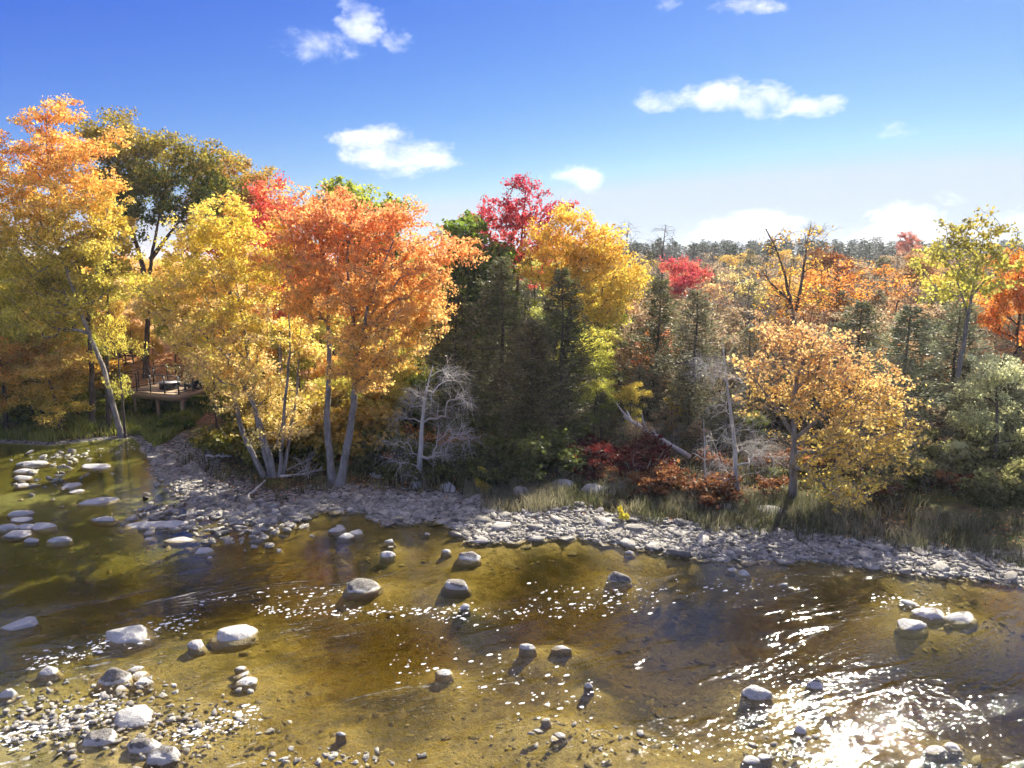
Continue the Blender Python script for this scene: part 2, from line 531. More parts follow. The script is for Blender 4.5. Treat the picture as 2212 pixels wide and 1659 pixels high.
# (x, y of the waterline, width, height, dark cap level, label)   [cap: how far the grey cap reaches down]
BOULDERS = [
    (781, 1284, 78, 40, .22, 'large flat topped boulder with speckled grey top and white foot'),
    (985, 1280, 62, 34, .16, 'rounded boulder with dark grey cap and broad white foot beside the speckled boulder'),
    (1009, 1216, 56, 30, .20, 'oblong boulder with tilted grey top near the tip of the stone bar'),
    (1340, 1262, 52, 34, .26, 'dome shaped boulder with dark grey cap and white ring in the dark pool'),
    (1003, 1320, 25, 20, -.3, 'small rough white rock below the dark capped boulder'),
    (836, 1207, 31, 20, -.3, 'white rounded rock above the speckled boulder'),
    (841, 1176, 27, 17, .0, 'blocky pale rock just off the stone bar'),
    (842, 1184, 14, 8, -.3, 'tiny white rock under the blocky pale rock'),
    (727, 1152, 38, 18, .12, 'grey topped rock of the little cluster off the stone bar'),
    (747, 1166, 34, 18, -.2, 'square pale rock at the front of the little cluster off the stone bar'),
    (769, 1157, 30, 16, .08, 'low pale rock at the side of the little cluster off the stone bar'),
    (735, 1140, 20, 9, -.1, 'smallest back rock of the little cluster off the stone bar'),
    (921, 1157, 15, 11, -.3, 'single small pale rock off the bar below the dead tree'),
    (964, 1196, 23, 15, -.3, 'small white rock beside the oblong boulder'),
    (1362, 1199, 23, 13, -.1, 'small blocky rock at the mouth of the dark pool'),
    (270, 1392, 96, 46, -.4, 'big white ridged boulder sloping towards the riffle'),
    (498, 1390, 86, 42, -.4, 'big white ridged boulder with a steep side in the golden shallows'),
    (422, 1406, 37, 28, .10, 'squat rock between the two big white ridged boulders'),
    (102, 1460, 46, 22, -.3, 'smooth white rock alone on the golden shallows'),
    (243, 1484, 72, 42, .20, 'peaked boulder with dark green grey top in the shoal cluster'),
    (303, 1484, 42, 20, -.3, 'flat white rock in front of the peaked boulder'),
    (290, 1452, 30, 13, -.2, 'narrow rock leaning behind the peaked boulder'),
    (298, 1466, 36, 12, -.2, 'thin slab wedged behind the peaked boulder'),
    (258, 1494, 30, 12, -.3, 'small white rock at the foot of the peaked boulder'),
    (526, 1482, 44, 18, -.3, 'pinkish flat rock at the front of a stone pile in the shallows'),
    (520, 1464, 32, 12, -.2, 'middle slab of the stone pile in the shallows'),
    (518, 1450, 28, 12, -.2, 'top back slab of the stone pile in the shallows'),
    (12, 1512, 32, 24, -.3, 'round cream rock at the edge of the shoal'),
    (278, 1576, 90, 42, -.4, 'wide rough white boulder in the white water of the shoal'),
    (205, 1618, 68, 38, .16, 'round boulder with mossy grey side low on the shoal'),
    (300, 1636, 62, 40, .18, 'wedge shaped grey boulder in the shoal beside the mossy one'),
    (346, 1656, 64, 42, .10, 'pale cracked boulder at the lower end of the shoal'),
    (22, 1366, 66, 22, -.3, 'long flat bluish slab lying in the green water'),
    (1140, 1408, 35, 22, -.3, 'white wedge rock in the middle of the run'),
    (1212, 1405, 42, 12, -.3, 'low tan rock awash beside the white wedge rock'),
    (959, 1461, 38, 17, -.3, 'smooth white oval rock over the weedy bed'),
    (1640, 1517, 58, 38, -.4, 'angular white boulder in the glittering water'),
    (1762, 1493, 33, 28, .14, 'two toned rock near the angular white boulder'),
    (1732, 1588, 27, 24, .14, 'dark sided small rock amid the glitter'),
    (1627, 1654, 36, 20, -.2, 'pale rock, one of a touching pair in the glitter'),
    (1654, 1645, 32, 18, -.2, 'whiter rock, one of a touching pair in the glitter'),
    (2021, 1340, 64, 28, .18, 'brown topped boulder in the cluster in the bright run'),
    (2082, 1346, 62, 24, .14, 'low grey boulder touching the brown topped boulder'),
    (1978, 1364, 58, 24, -.4, 'rough white boulder in the cluster in the bright run'),
    (1968, 1309, 32, 14, -.4, 'small white rock above the cluster in the bright run'),
    (2000, 1332, 28, 18, -.4, 'white rock pressed against the brown topped boulder'),
    (1582, 1236, 26, 12, -.3, 'small flat white rock off the shore point'),
    (1609, 1246, 31, 18, -.3, 'oval white rock off the shore point'),
    (1694, 1267, 26, 10, -.3, 'thin white rock drifting off the shore point'),
    (2026, 1630, 42, 17, .14, 'low dark rock in the blue grey water'),
    (2062, 1622, 34, 15, -.2, 'low pale rock behind the low dark rock'),
    (735, 1592, 21, 13, -.3, 'small white rock on the mottled bed'),
    (1180, 1560, 20, 10, -.2, 'small pale rock where the glitter begins'),
    (1210, 1594, 28, 13, -.2, 'long pale rock where the glitter begins'),
    (1272, 1490, 20, 22, .2, 'small dark pointed rock at the edge of the glitter'),
    (36, 1118, 40, 18, .10, 'grey backed rock in the left shoal, largest of its row'),
    (37, 1130, 40, 14, -.2, 'pale rock tucked under the grey backed rock'),
    (88, 1146, 46, 18, -.2, 'pale oval rock beside two others in the left shoal'),
    (56, 1144, 40, 14, -.2, 'flat pale rock touching the pale oval rock'),
    (13, 1148, 34, 20, -.2, 'rounded pale rock at the end of the left shoal'),
    (30, 1163, 60, 20, .10, 'wide low rock with a grey hollow in the left shoal'),
    (62, 1175, 28, 14, -.2, 'small domed rock in the left shoal'),
    (121, 1176, 44, 18, .12, 'tilted slab with dark edge in the left shoal'),
    (45, 1022, 40, 9, -.2, 'flat pale rock at the top of the shoal stack'),
    (44, 1037, 36, 9, -.2, 'flat pale rock in the middle of the shoal stack'),
    (44, 1053, 30, 9, -.2, 'flat pale rock at the bottom of the shoal stack'),
    (66, 1006, 60, 9, -.2, 'long pale slab in the upper riffle'),
    (205, 1014, 72, 10, -.3, 'long white slab alone in the upper riffle'),
    (206, 1092, 68, 14, -.3, 'long bluish white slab in the green pool'),
    (218, 1128, 62, 11, -.3, 'long blue grey slab near the gravel point'),
    (322, 1144, 135, 16, -.4, 'very long white ledge of rock at the gravel point'),
    (386, 1172, 60, 12, -.3, 'blue grey sunken slab below the white ledge'),
    (320, 1168, 26, 8, -.3, 'small bluish slab below the white ledge'),
    (438, 1198, 40, 18, -.1, 'rounded rock with bluish wet side off the gravel point'),
    (452, 1208, 14, 8, -.3, 'tiny pale rock beside the rounded rock off the gravel point'),
    (146, 1056, 42, 12, -.3, 'pale double topped slab in the green pool'),
    (160, 1066, 30, 10, -.3, 'pale slab below the double topped slab'),
]
MOUND = []
for (x, y, wpx, hpx, _, _l) in BOULDERS:
    c_ = on_z(x, y - .3 * hpx)
    m_ = math.sqrt(c_[0] ** 2 + c_[1] ** 2 + CAM_H ** 2) / 1592.0
    MOUND.append((c_[0], c_[1] + .25 * wpx * m_, .35 + .95 * wpx * m_))


def shore_dist(x, y):
    x, y = np.asarray(x, float), np.asarray(y, float)
    shp = x.shape
    xf, yf = x.ravel(), y.ravel()
    best = np.full(xf.shape, 1e9)
    for a, b in zip(SH[:-1], SH[1:]):
        ab = b - a
        t = np.clip(((xf - a[0]) * ab[0] + (yf - a[1]) * ab[1]) / (ab @ ab), 0, 1)
        best = np.minimum(best, np.hypot(xf - a[0] - t * ab[0], yf - a[1] - t * ab[1]))
    sign = np.where(yf > np.interp(xf, SHX, SHY), 1.0, -1.0)
    return (best * sign).reshape(shp)


def height(x, y):
    x, y = np.asarray(x, float), np.asarray(y, float)
    d = shore_dist(x, y)
    n = fbm(x * 0.55, y * 0.55)
    n2 = fbm(x * 0.09 + 5, y * 0.09)
    bed = -0.10 - 0.24 * sstep(-d, 0, 7) + 0.24 * (n - 0.5) * sstep(-d, 0.2, 2) + 0.28 * (n2 - 0.5) * sstep(-d, 0.5, 4)
    # shoals in the lower left of the river
    sh1 = np.exp(-(((x + 9.5) / 3.6) ** 2 + ((y - 14.2) / 2.0) ** 2))
    sh2 = np.exp(-(((x + 20) / 4.0) ** 2 + ((y - 29.0) / 3.0) ** 2)) + np.exp(-(((x - 2.0) / 6.0) ** 2 + ((y - 12.0) / 2.2) ** 2)) * 0.9
    bed = np.minimum(bed + 0.34 * sh1 + 0.26 * sh2, -0.05)
    # the deeper run under the far bank
    pool = sstep(-d, 0.2, 2.2) * (1 - sstep(-d, 5.5, 11.0)) * sstep(x, -15, -9) * (0.45 + 1.1 * n2)
    bed = bed - 0.36 * pool - 0.16 * sstep(x, 3, 10) * sstep(-d, 2, 6)
    for (cx, cy, rx, ry) in SHOAL:
        g = np.exp(-(((x - cx) / rx) ** 2 + ((y - cy) / ry) ** 2))
        bed = lerp(bed, np.maximum(bed, -0.18 + 0.16 * (n - 0.5)), np.clip(g * 1.3, 0, 1))
    for (cx, cy, r_) in MOUND:                                     # gravel caught round each boulder
        g2 = ((x - cx) / r_) ** 2 + ((y - cy) / r_) ** 2
        sel = g2 < 6
        if np.any(sel):
            bed = np.where(sel, lerp(bed, np.maximum(bed, -0.17 + 0.10 * (n - 0.5)), np.exp(-np.minimum(g2, 6))), bed)
    near = sstep(-y, -4, 8)          # the bank behind the camera
    bed = bed + near * 2.5
    bar = 0.03 + 0.10 * np.clip(d, 0, 5) + 0.10 * (n - 0.5) * sstep(d, 0.3, 2)
    left = sstep(-x, 4, 12)
    rise_l = np.clip(d - 4, 0, None)
    slope_l = 4.3 * (1 - np.exp(-rise_l / 15.0)) + 0.01 * np.clip(y - 60, 0, 200)
    slope_r = 0.055 * np.clip(d - 5, 0, 40) + 5.0 * sstep(y, 60, 200)
    inland = bar + lerp(slope_r, slope_l, left) + 0.5 * (n2 - 0.5) * sstep(d, 5, 20)
    return np.where(d > 0, inland, np.where(d > -0.35, lerp(bed, 0.03 + 0 * bed, sstep(d, -0.35, 0)), bed))


def gz(x, y):
    return float(height(np.array([x]), np.array([y]))[0])


def site(px, py):
    """where the ray through a photograph point meets the ground"""
    r = ray(px, py)
    ts = np.linspace(8, 400, 4000)
    X, Y, Z = r[0] * ts, r[1] * ts, CAM_H + r[2] * ts
    h = height(X, Y)
    i = int(np.argmax(Z < h)) if (Z < h).any() else len(ts) - 1
    return np.array([X[i], Y[i], h[i]])


def axis(lo, hi, step, far, grow=1.18):
    a = list(np.arange(lo, hi, step))
    s = step
    while a[-1] < far:
        s *= grow
        a.append(a[-1] + s)
    s = step
    b = []
    cur = lo
    while cur > -far:
        s *= grow
        cur -= s
        b.append(cur)
    return np.array(b[::-1] + a)


gx, gy = axis(-34, 32, 0.22, 2500), axis(9, 50, 0.20, 2500)
GX, GY = np.meshgrid(gx, gy)
GZ = height(GX, GY)
GZ = np.where(GX ** 2 + GY ** 2 > 700 ** 2, np.minimum(GZ, 8), GZ)
GD = shore_dist(GX, GY)
nx, ny = len(gx), len(gy)
V = np.stack([GX, GY, GZ], -1).reshape(-1, 3)
ii = (np.arange(ny - 1)[:, None] * nx + np.arange(nx - 1)[None, :]).ravel()
Q = np.stack([ii, ii + 1, ii + nx + 1, ii + nx], -1)
bar_w = 2.6 + 2.2 * (fbm(GX * 0.25, GY * 0.25) - 0.5)
barw_l = np.where(GX < -4, 2.4, bar_w - 0.1)
gravel = 1 - sstep(GD, barw_l - 0.5, barw_l + 0.8)
left_bank = sstep(-GX, 17.0, 20.0) * (1 - sstep(GX, -16, -15))
gravel = gravel * (1 - left_bank * sstep(GD, 0.2, 0.8))
litter = sstep(-GX, 6, 12) * sstep(GY, 40, 44)
zone = np.stack([gravel, litter, np.clip(-GD, 0, 10) / 10], -1).reshape(-1, 3)


def ground_material():
    m, t, out = material('ground_surface')
    geo = nd(t, 'ShaderNodeNewGeometry')
    pos = geo.outputs['Position']
    s = nd(t, 'ShaderNodeSeparateXYZ')
    t.links.new(pos, s.inputs[0])
    at = nd(t, 'ShaderNodeAttribute', attribute_type='GEOMETRY', attribute_name='zone').outputs['Vector']
    z = nd(t, 'ShaderNodeSeparateXYZ')
    t.links.new(at, z.inputs[0])
    n_lo = noise_tex(t, pos, 0.35, 4, 0.6, 0.5)
    n_mid = noise_tex(t, pos, 2.4, 5, 0.65)
    n_hi = noise_tex(t, pos, 11.0, 4, 0.7)
    vor = nd(t, 'ShaderNodeTexVoronoi', inputs={'Scale': 7.0, 'Randomness': 1.0})
    t.links.new(pos, vor.inputs['Vector'])
    vor2 = nd(t, 'ShaderNodeTexVoronoi', inputs={'Scale': 3.2, 'Randomness': 1.0})
    t.links.new(pos, vor2.inputs['Vector'])
    # soil with old leaves, and fresh orange litter in the clearing
    soil = mixc(t, smooth(t, n_mid, 0.35, 0.7), (0.045, 0.035, 0.02), (0.12, 0.085, 0.045))
    soil = mixc(t, smooth(t, n_hi, 0.55, 0.7), soil, (0.17, 0.10, 0.045))
    grassy = mixc(t, smooth(t, n_mid, 0.3, 0.7), (0.05, 0.065, 0.015), (0.12, 0.12, 0.035))
    soil = mixc(t, smooth(t, n_lo, 0.42, 0.6), soil, grassy)
    lit = mixc(t, smooth(t, n_hi, 0.35, 0.65), (0.30, 0.15, 0.06), (0.66, 0.37, 0.17))
    lit = mixc(t, smooth(t, vor.outputs['Distance'], 0.1, 0.4), (0.78, 0.50, 0.28), lit)
    land = mixc(t, mth(t, 'MULTIPLY', z.outputs[1], smooth(t, n_lo, 0.25, 0.5)), soil, lit)
    # gravel between the shore stones
    gv = nd(t, 'ShaderNodeSeparateColor')
    t.links.new(vor.outputs['Color'], gv.inputs[0])
    grv = mixc(t, gv.outputs[0], (0.14, 0.13, 0.11), (0.34, 0.32, 0.285))
    grv = mixc(t, smooth(t, vor.outputs['Distance'], 0.42, 0.75), grv, (0.05, 0.045, 0.038))
    land = mixc(t, smooth(t, mth(t, 'MULTIPLY_ADD', mth(t, 'SUBTRACT', n_mid, 0.5), 0.8, z.outputs[0]), 0.3, 0.7), land, grv)
    # river bed: golden algae film over stones, darker weed and silt where it is deeper
    gv2 = nd(t, 'ShaderNodeSeparateColor')
    t.links.new(vor2.outputs['Color'], gv2.inputs[0])
    bedc = mixc(t, mth(t, 'MULTIPLY_ADD', gv2.outputs[0], 0.5, smooth(t, n_mid, 0.3, 0.7)), (0.17, 0.125, 0.045), (0.40, 0.31, 0.12))
    bedc = mixc(t, smooth(t, n_hi, 0.5, 0.75), bedc, (0.12, 0.085, 0.03))
    bedc = mixc(t, smooth(t, n_mid, 0.52, 0.72), bedc, (0.11, 0.085, 0.03))
    bedc = mixc(t, smooth(t, n_lo, 0.48, 0.66), bedc, (0.10, 0.085, 0.03))
    leftg = smooth(t, mth(t, 'MULTIPLY', s.outputs[0], -1.0), 6.0, 16.0)
    bedc = mixc(t, mth(t, 'MULTIPLY', leftg, 0.7), bedc, (0.16, 0.19, 0.05))  # greener to the left: green reflection of the trees put into the bed colour
    redr = smooth(t, s.outputs[0], 1.0, 9.0)
    bedc = mixc(t, mth(t, 'MULTIPLY', redr, 0.45), bedc, (0.16, 0.125, 0.075))
    under = smooth(t, mth(t, 'MULTIPLY_ADD', n_hi, 0.03, s.outputs[2]), 0.0, 0.045)
    c = mixc(t, under, bedc, land)
    p = nd(t, 'ShaderNodeBsdfPrincipled', inputs={'Roughness': 0.92, 'Specular IOR Level': 0.1})
    t.links.new(c, p.inputs['Base Color'])
    hgt = mth(t, 'MULTIPLY_ADD', n_hi, 0.8, mth(t, 'MULTIPLY', mth(t, 'MULTIPLY', vor.outputs['Distance'], under), -0.8))
    t.links.new(bump(t, hgt, 0.8, 0.08), p.inputs['Normal'])
    t.links.new(p.outputs[0], out.inputs[0])
    return m


ground = obj('ground', mesh_np('ground', V, [Q], [ground_material()], {'zone': zone}, True))
tag(ground, 'river bed, stony shore and wooded bank', kind='structure')


def water_material():
    m, t, out = material('river_water')
    geo = nd(t, 'ShaderNodeNewGeometry')
    mp = nd(t, 'ShaderNodeMapping')
    mp.inputs['Rotation'].default_value = (0, 0, math.radians(-24))
    t.links.new(geo.outputs['Position'], mp.inputs[0])
    mp2 = nd(t, 'ShaderNodeMapping')
    mp2.inputs['Scale'].default_value = (0.55, 1.5, 1)
    t.links.new(mp.outputs[0], mp2.inputs[0])
    mp3 = nd(t, 'ShaderNodeMapping')
    mp3.inputs['Scale'].default_value = (0.35, 1.25, 1)
    t.links.new(mp.outputs[0], mp3.inputs[0])
    big = noise_tex(t, mp3.outputs[0], 1.1, 3, 0.5, 0.9)
    med = noise_tex(t, mp3.outputs[0], 4.2, 3, 0.55, 0.7)
    fine = noise_tex(t, mp2.outputs[0], 8.0, 2, 0.6, 0.4)
    zone = smooth(t, noise_tex(t, mp3.outputs[0], 0.16, 4, 0.6, 0.8), 0.42, 0.60)      # riffles and slicks
    patch = smooth(t, noise_tex(t, mp3.outputs[0], 0.62, 3, 0.6, 0.6), 0.44, 0.62)
    sx = nd(t, 'ShaderNodeSeparateXYZ')
    t.links.new(geo.outputs['Position'], sx.inputs[0])
    run = smooth(t, sx.outputs[1], 27.0, 19.0)
    near = smooth(t, sx.outputs[1], 18.5, 13.0)
    rf = mth(t, 'MAXIMUM', mth(t, 'MULTIPLY', mth(t, 'MULTIPLY', zone, patch), run), mth(t, 'MULTIPLY', near, mth(t, 'MULTIPLY_ADD', patch, 1.0, 0.30)))
    amp = mth(t, 'MULTIPLY_ADD', rf, 1.55, 0.24)
    h = mth(t, 'MULTIPLY_ADD', big, 0.034, mth(t, 'MULTIPLY_ADD', med, 0.022, mth(t, 'MULTIPLY', fine, 0.019)))
    h = mth(t, 'MULTIPLY', h, amp)
    b = nd(t, 'ShaderNodeBump', inputs={'Strength': 1.0, 'Distance': 1.0})
    t.links.new(h, b.inputs['Height'])
    lw = nd(t, 'ShaderNodeLayerWeight', inputs={'Blend': 0.5})
    t.links.new(b.outputs[0], lw.inputs['Normal'])
    fres = mth(t, 'MULTIPLY_ADD', mth(t, 'POWER', lw.outputs['Facing'], 5.0), 0.95, 0.05)      # Schlick, the same from both sides
    tr = nd(t, 'ShaderNodeBsdfTransparent', inputs={'Color': (0.97, 0.97, 0.96, 1)})
    g = nd(t, 'ShaderNodeBsdfGlossy', inputs={'Roughness': 0.05, 'Color': (1, 1, 1, 1)})
    t.links.new(b.outputs[0], g.inputs['Normal'])
    x = nd(t, 'ShaderNodeMixShader')
    t.links.new(fres, x.inputs[0])
    t.links.new(tr.outputs[0], x.inputs[1])
    t.links.new(g.outputs[0], x.inputs[2])
    t.links.new(x.outputs[0], out.inputs[0])
    va = nd(t, 'ShaderNodeVolumeAbsorption', inputs={'Color': (0.65, 0.615, 0.26, 1), 'Density': 2.3})
    t.links.new(va.outputs[0], out.inputs['Volume'])
    return m


wx = np.concatenate([[-900, -400, -150], np.arange(-60, 61, 4.0), [150, 500]])
wy = np.concatenate([[-60, -20], np.arange(0, 61, 4.0), [80]])
WX, WY = np.meshgrid(wx, wy)
nwx, nwy = len(wx), len(wy)
V = np.stack([WX, WY, WX * 0], -1).reshape(-1, 3)
V = np.vstack([V, V - np.array([0, 0, 6.0])])
ii = (np.arange(nwy - 1)[:, None] * nwx + np.arange(nwx - 1)[None, :]).ravel()
topq = np.stack([ii, ii + 1, ii + nwx + 1, ii + nwx], -1)
N_ = nwx * nwy
ring = np.concatenate([np.arange(nwx), nwx * np.arange(1, nwy) + nwx - 1, N_ - 2 - np.arange(nwx - 1), nwx * np.arange(nwy - 2, -1, -1)])
side = np.stack([ring[1:], ring[:-1], ring[:-1] + N_, ring[1:] + N_], -1)
river = obj('river_water', mesh_np('river_water', V, [np.vstack([topq, topq[:, ::-1] + N_, side])], [water_material()]))
tag(river, 'shallow clear river running over a golden bed', kind='structure')

# ------------------------------------------------------------------ trees
def grow(rng, stems, lobes, n, dmin=0.5, step=0.45, lift=0.12, rtip=0.012, expo=0.5, low=1.5, bough=9):
    """stems: list of (points, base radius); lobes: (centre, radii, weight). Returns chains per stem and the leaf clump centres"""
    P = np.zeros((60000, 3))
    par = np.full(60000, -1, int)
    root = np.zeros(60000, int)
    rs = np.zeros(60000)
    cnt = 0
    chains = []
    for k, (pts, r0) in enumerate(stems):
        pts = np.asarray(pts, float)
        seg = np.linalg.norm(np.diff(pts, axis=0), axis=1)
        L = np.concatenate([[0], np.cumsum(seg)])
        m = max(4, int(L[-1] / step))
        # smooth the given path a little and roughen it
        u = np.linspace(0, L[-1], m)
        q = np.stack([np.interp(u, L, pts[:, i]) for i in range(3)], -1)
        for _ in range(3):
            q[1:-1] = 0.25 * q[:-2] + 0.5 * q[1:-1] + 0.25 * q[2:]
        q[1:-1, :2] += rng.normal(0, 0.035, (m - 2, 2)) * step
        ids = np.arange(cnt, cnt + m)
        P[ids] = q
        par[ids] = np.concatenate([[-1], ids[:-1]])
        root[ids] = k
        rs[ids] = r0 * (1 - 0.86 * np.linspace(0, 1, m) ** 1.05)
        if q[0, 2] < 1.0:
            rs[ids[0]] *= 1.45
            if m > 5:
                rs[ids[1]] *= 1.12
        chains.append((k, ids))
        cnt += m
    nstem = cnt
    w = np.array([l[2] for l in lobes], float)
    w /= w.sum()
    # boughs first, then leaf clumps gathered round each bough, so that the crown breaks into masses with gaps
    boughs = []
    tries = 0
    nb_ = max(6, n // bough)
    while len(boughs) < nb_ and tries < nb_ * 20:
        tries += 1
        c, r, _ = lobes[rng.choice(len(lobes), p=w)]
        v = rng.normal(size=3)
        v /= np.linalg.norm(v)
        p = np.array(c) + v * np.array(r) * rng.random() ** 0.40 * rng.uniform(0.75, 1.15)
        if boughs and np.min(np.sum((np.array(boughs) - p) ** 2, axis=1)) < (dmin * 1.7) ** 2:
            continue
        boughs.append(p)
    C = []
    tries = 0
    while len(C) < n and tries < n * 14:
        tries += 1
        q = boughs[int(rng.integers(len(boughs)))]
        p = q + rng.normal(size=3) * np.array([1.0, 1.0, 0.55]) * dmin * 1.15
        if C and np.min(np.sum((np.array(C) - p) ** 2, axis=1)) < (dmin * .62) ** 2:
            continue
        C.append(p)
    C = np.array(C)
    S = P[:nstem]
    d0 = np.array([np.min(np.linalg.norm(S - c, axis=1)) for c in C])
    tips = []
    ok_node = np.ones(60000, bool)
    base_z = min(s[0][0][2] for s in stems)
    ok_node[:nstem] = P[:nstem, 2] > base_z + low
    for c in C[np.argsort(d0)]:
        A = P[:cnt]
        v = c - A
        dist = np.linalg.norm(v, axis=1)
        cost = dist + 1.0 * np.maximum(0, 0.25 * dist - v[:, 2]) + np.where(ok_node[:cnt], 0, 50)
        j = int(np.argmin(cost))
        D = max(dist[j], 0.05)
        m = max(2, int(math.ceil(D / step)))
        t = np.linspace(0, 1, m + 1)[1:, None]
        ctrl = A[j] + v[j] * 0.5 + np.array([0, 0, lift * D]) + rng.normal(0, 0.07 * D, 3)
        q = (1 - t) ** 2 * A[j] + 2 * t * (1 - t) * ctrl + t * t * c
        ids = np.arange(cnt, cnt + m)
        P[ids] = q
        par[ids] = np.concatenate([[j], ids[:-1]])
        root[ids] = root[j]
        chains.append((root[j], np.concatenate([[j], ids])))
        tips.append(ids[-1])
        cnt += m
    load = np.zeros(cnt)
    for t_ in tips:
        i = t_
        while i >= 0:
            load[i] += 1
            i = par[i]
    R = rtip * np.maximum(load, 1) ** expo
    R[:nstem] = np.maximum(rs[:nstem], 0.01)
    for k in range(nstem, cnt):
        R[k] = min(R[k], R[par[k]] * 0.92)
    return P[:cnt], R, chains, np.array(tips), par


def wood_meshes(name, P, R, chains, nst, mat, sides=(8, 5), keep=0.0):
    out = []
    for k in range(nst):
        mb = MB()
        first = True
        for (r_, ids) in chains:
            if r_ != k:
                continue
            rr = R[ids].copy()
            if not first:
                rr[0] = min(rr[0], rr[1] * 1.35)
            if rr.max() < keep:
                continue
            mb.tube(P[ids], rr, sides[0] if first else (sides[1] if rr.max() > 0.03 else 3), cap=first)
            first = False
        out.append(mb.mesh(name, mat, True))
    return out


def leaf_mesh(name, rng, C, back, per, spread, size, mat, flat=0.6, up=0.7, zr=None, narrow=0.8, hang=0.3, core=None):
    """folded leaf blades gathered round the clump centres C; back: point on the twig behind each centre"""
    n = len(C)
    k = np.repeat(np.arange(n), rng.poisson(per, n))
    N = len(k)
    clump = rng.random(n)
    u = rng.random((N, 1)) ** 1.5 * 0.75
    g = rng.normal(size=(N, 3))
    g /= np.linalg.norm(g, axis=1, keepdims=True)
    g *= rng.random((N, 1)) ** 0.5
    sp = spread * (0.45 + 0.75 * rng.random((n, 1)) ** 1.3)[k]
    p = lerp(C[k], back[k], u) + g * sp * np.array([1.25, 1.25, flat * 1.25])
    nrm = rng.normal(size=(N, 3)) + np.array([0, 0, up]) + g * 0.5
    nrm /= np.linalg.norm(nrm, axis=1, keepdims=True)
    a = rng.normal(size=(N, 3)) + g * 0.6 - np.array([0, 0, hang])
    a -= nrm * np.sum(a * nrm, axis=1, keepdims=True)
    a /= np.linalg.norm(a, axis=1, keepdims=True)
    b = np.cross(nrm, a)
    L = size * np.exp(rng.normal(0, 0.25, (N, 1)))
    f = 0.10 * L * nrm
    V = np.stack([p, p + 0.45 * L * a + 0.5 * narrow * L * b + f, p + L * a, p + 0.45 * L * a - 0.5 * narrow * L * b + f], 1).reshape(-1, 3)
    Q = np.arange(4 * N).reshape(-1, 4)
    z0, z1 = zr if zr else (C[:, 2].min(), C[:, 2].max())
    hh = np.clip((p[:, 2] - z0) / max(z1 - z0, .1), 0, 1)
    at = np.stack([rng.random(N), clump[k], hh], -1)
    return mesh_np(name, V, [Q], [mat], {'leafvar': np.repeat(at, 4, axis=0)})


def twig_chains(rng, C, dirs, n, length, droop=0.3, r=0.0045, mb=None):
    """fine bare twigs springing from the tips"""
    mb = mb or MB()
    for c, d in zip(C, dirs):
        for _ in range(n):
            v = d + rng.normal(0, 0.6, 3)
            v /= np.linalg.norm(v)
            l = length * rng.uniform(0.5, 1.2)
            p1 = c + v * l * 0.5 + rng.normal(0, 0.05 * l, 3)
            p2 = c + v * l + np.array([0, 0, -droop * l]) + rng.normal(0, 0.1 * l, 3)
            mb.tube([c, p1, p2], [r, r * .8, r * .4], 3, False)
    return mb


def root_empty(name, base, label, cat, group=None, yaw=0.0, sc=1.0):
    e = bpy.data.objects.new(name, None)
    e.empty_display_size = 0.2
    COL.objects.link(e)
    e.location = base
    e.rotation_euler = (0, 0, yaw)
    e.scale = (sc, sc, sc)
    return tag(e, label, cat, group)


def colours(o, a, b):
    o['color_a'] = a
    o['color_b'] = b


def broadleaf(name, label, base, stems, lobes, n, per, size, ca, cb, bark=BARK_GREY, spread=0.42, seed=1, group=None, cat='tree', dmin=0.5,
              flat=0.6, low=1.5, lift=0.12, twigs=0, expo=0.5, rtip=0.012, extra=None, hang=0.3, zr=None):
    """a tree with its own shape: stems and crown lobes in metres from the base"""
    rng = np.random.default_rng(seed)
    P, R, chains, tips, par = grow(rng, stems, lobes, n, dmin, lift=lift, low=low, expo=expo, rtip=rtip)
    e = root_empty(name, base, label, cat, group)
    for me in wood_meshes('trunk', P, R, chains, len(stems), bark):
        obj('trunk', me, e)
    C, B = P[tips], P[par[par[tips]]]
    if twigs:
        d = C - B
        d /= np.linalg.norm(d, axis=1, keepdims=True) + 1e-6
        tag(obj('twigs', twig_chains(rng, C, d, twigs, 0.7).mesh('twigs', bark), e), kind='stuff')
    if per > 0:
        cr = obj('crown', leaf_mesh('crown', rng, C, B, per, spread, size, LEAF, flat, zr=zr, hang=hang), e)
        colours(cr, ca, cb)
    return e


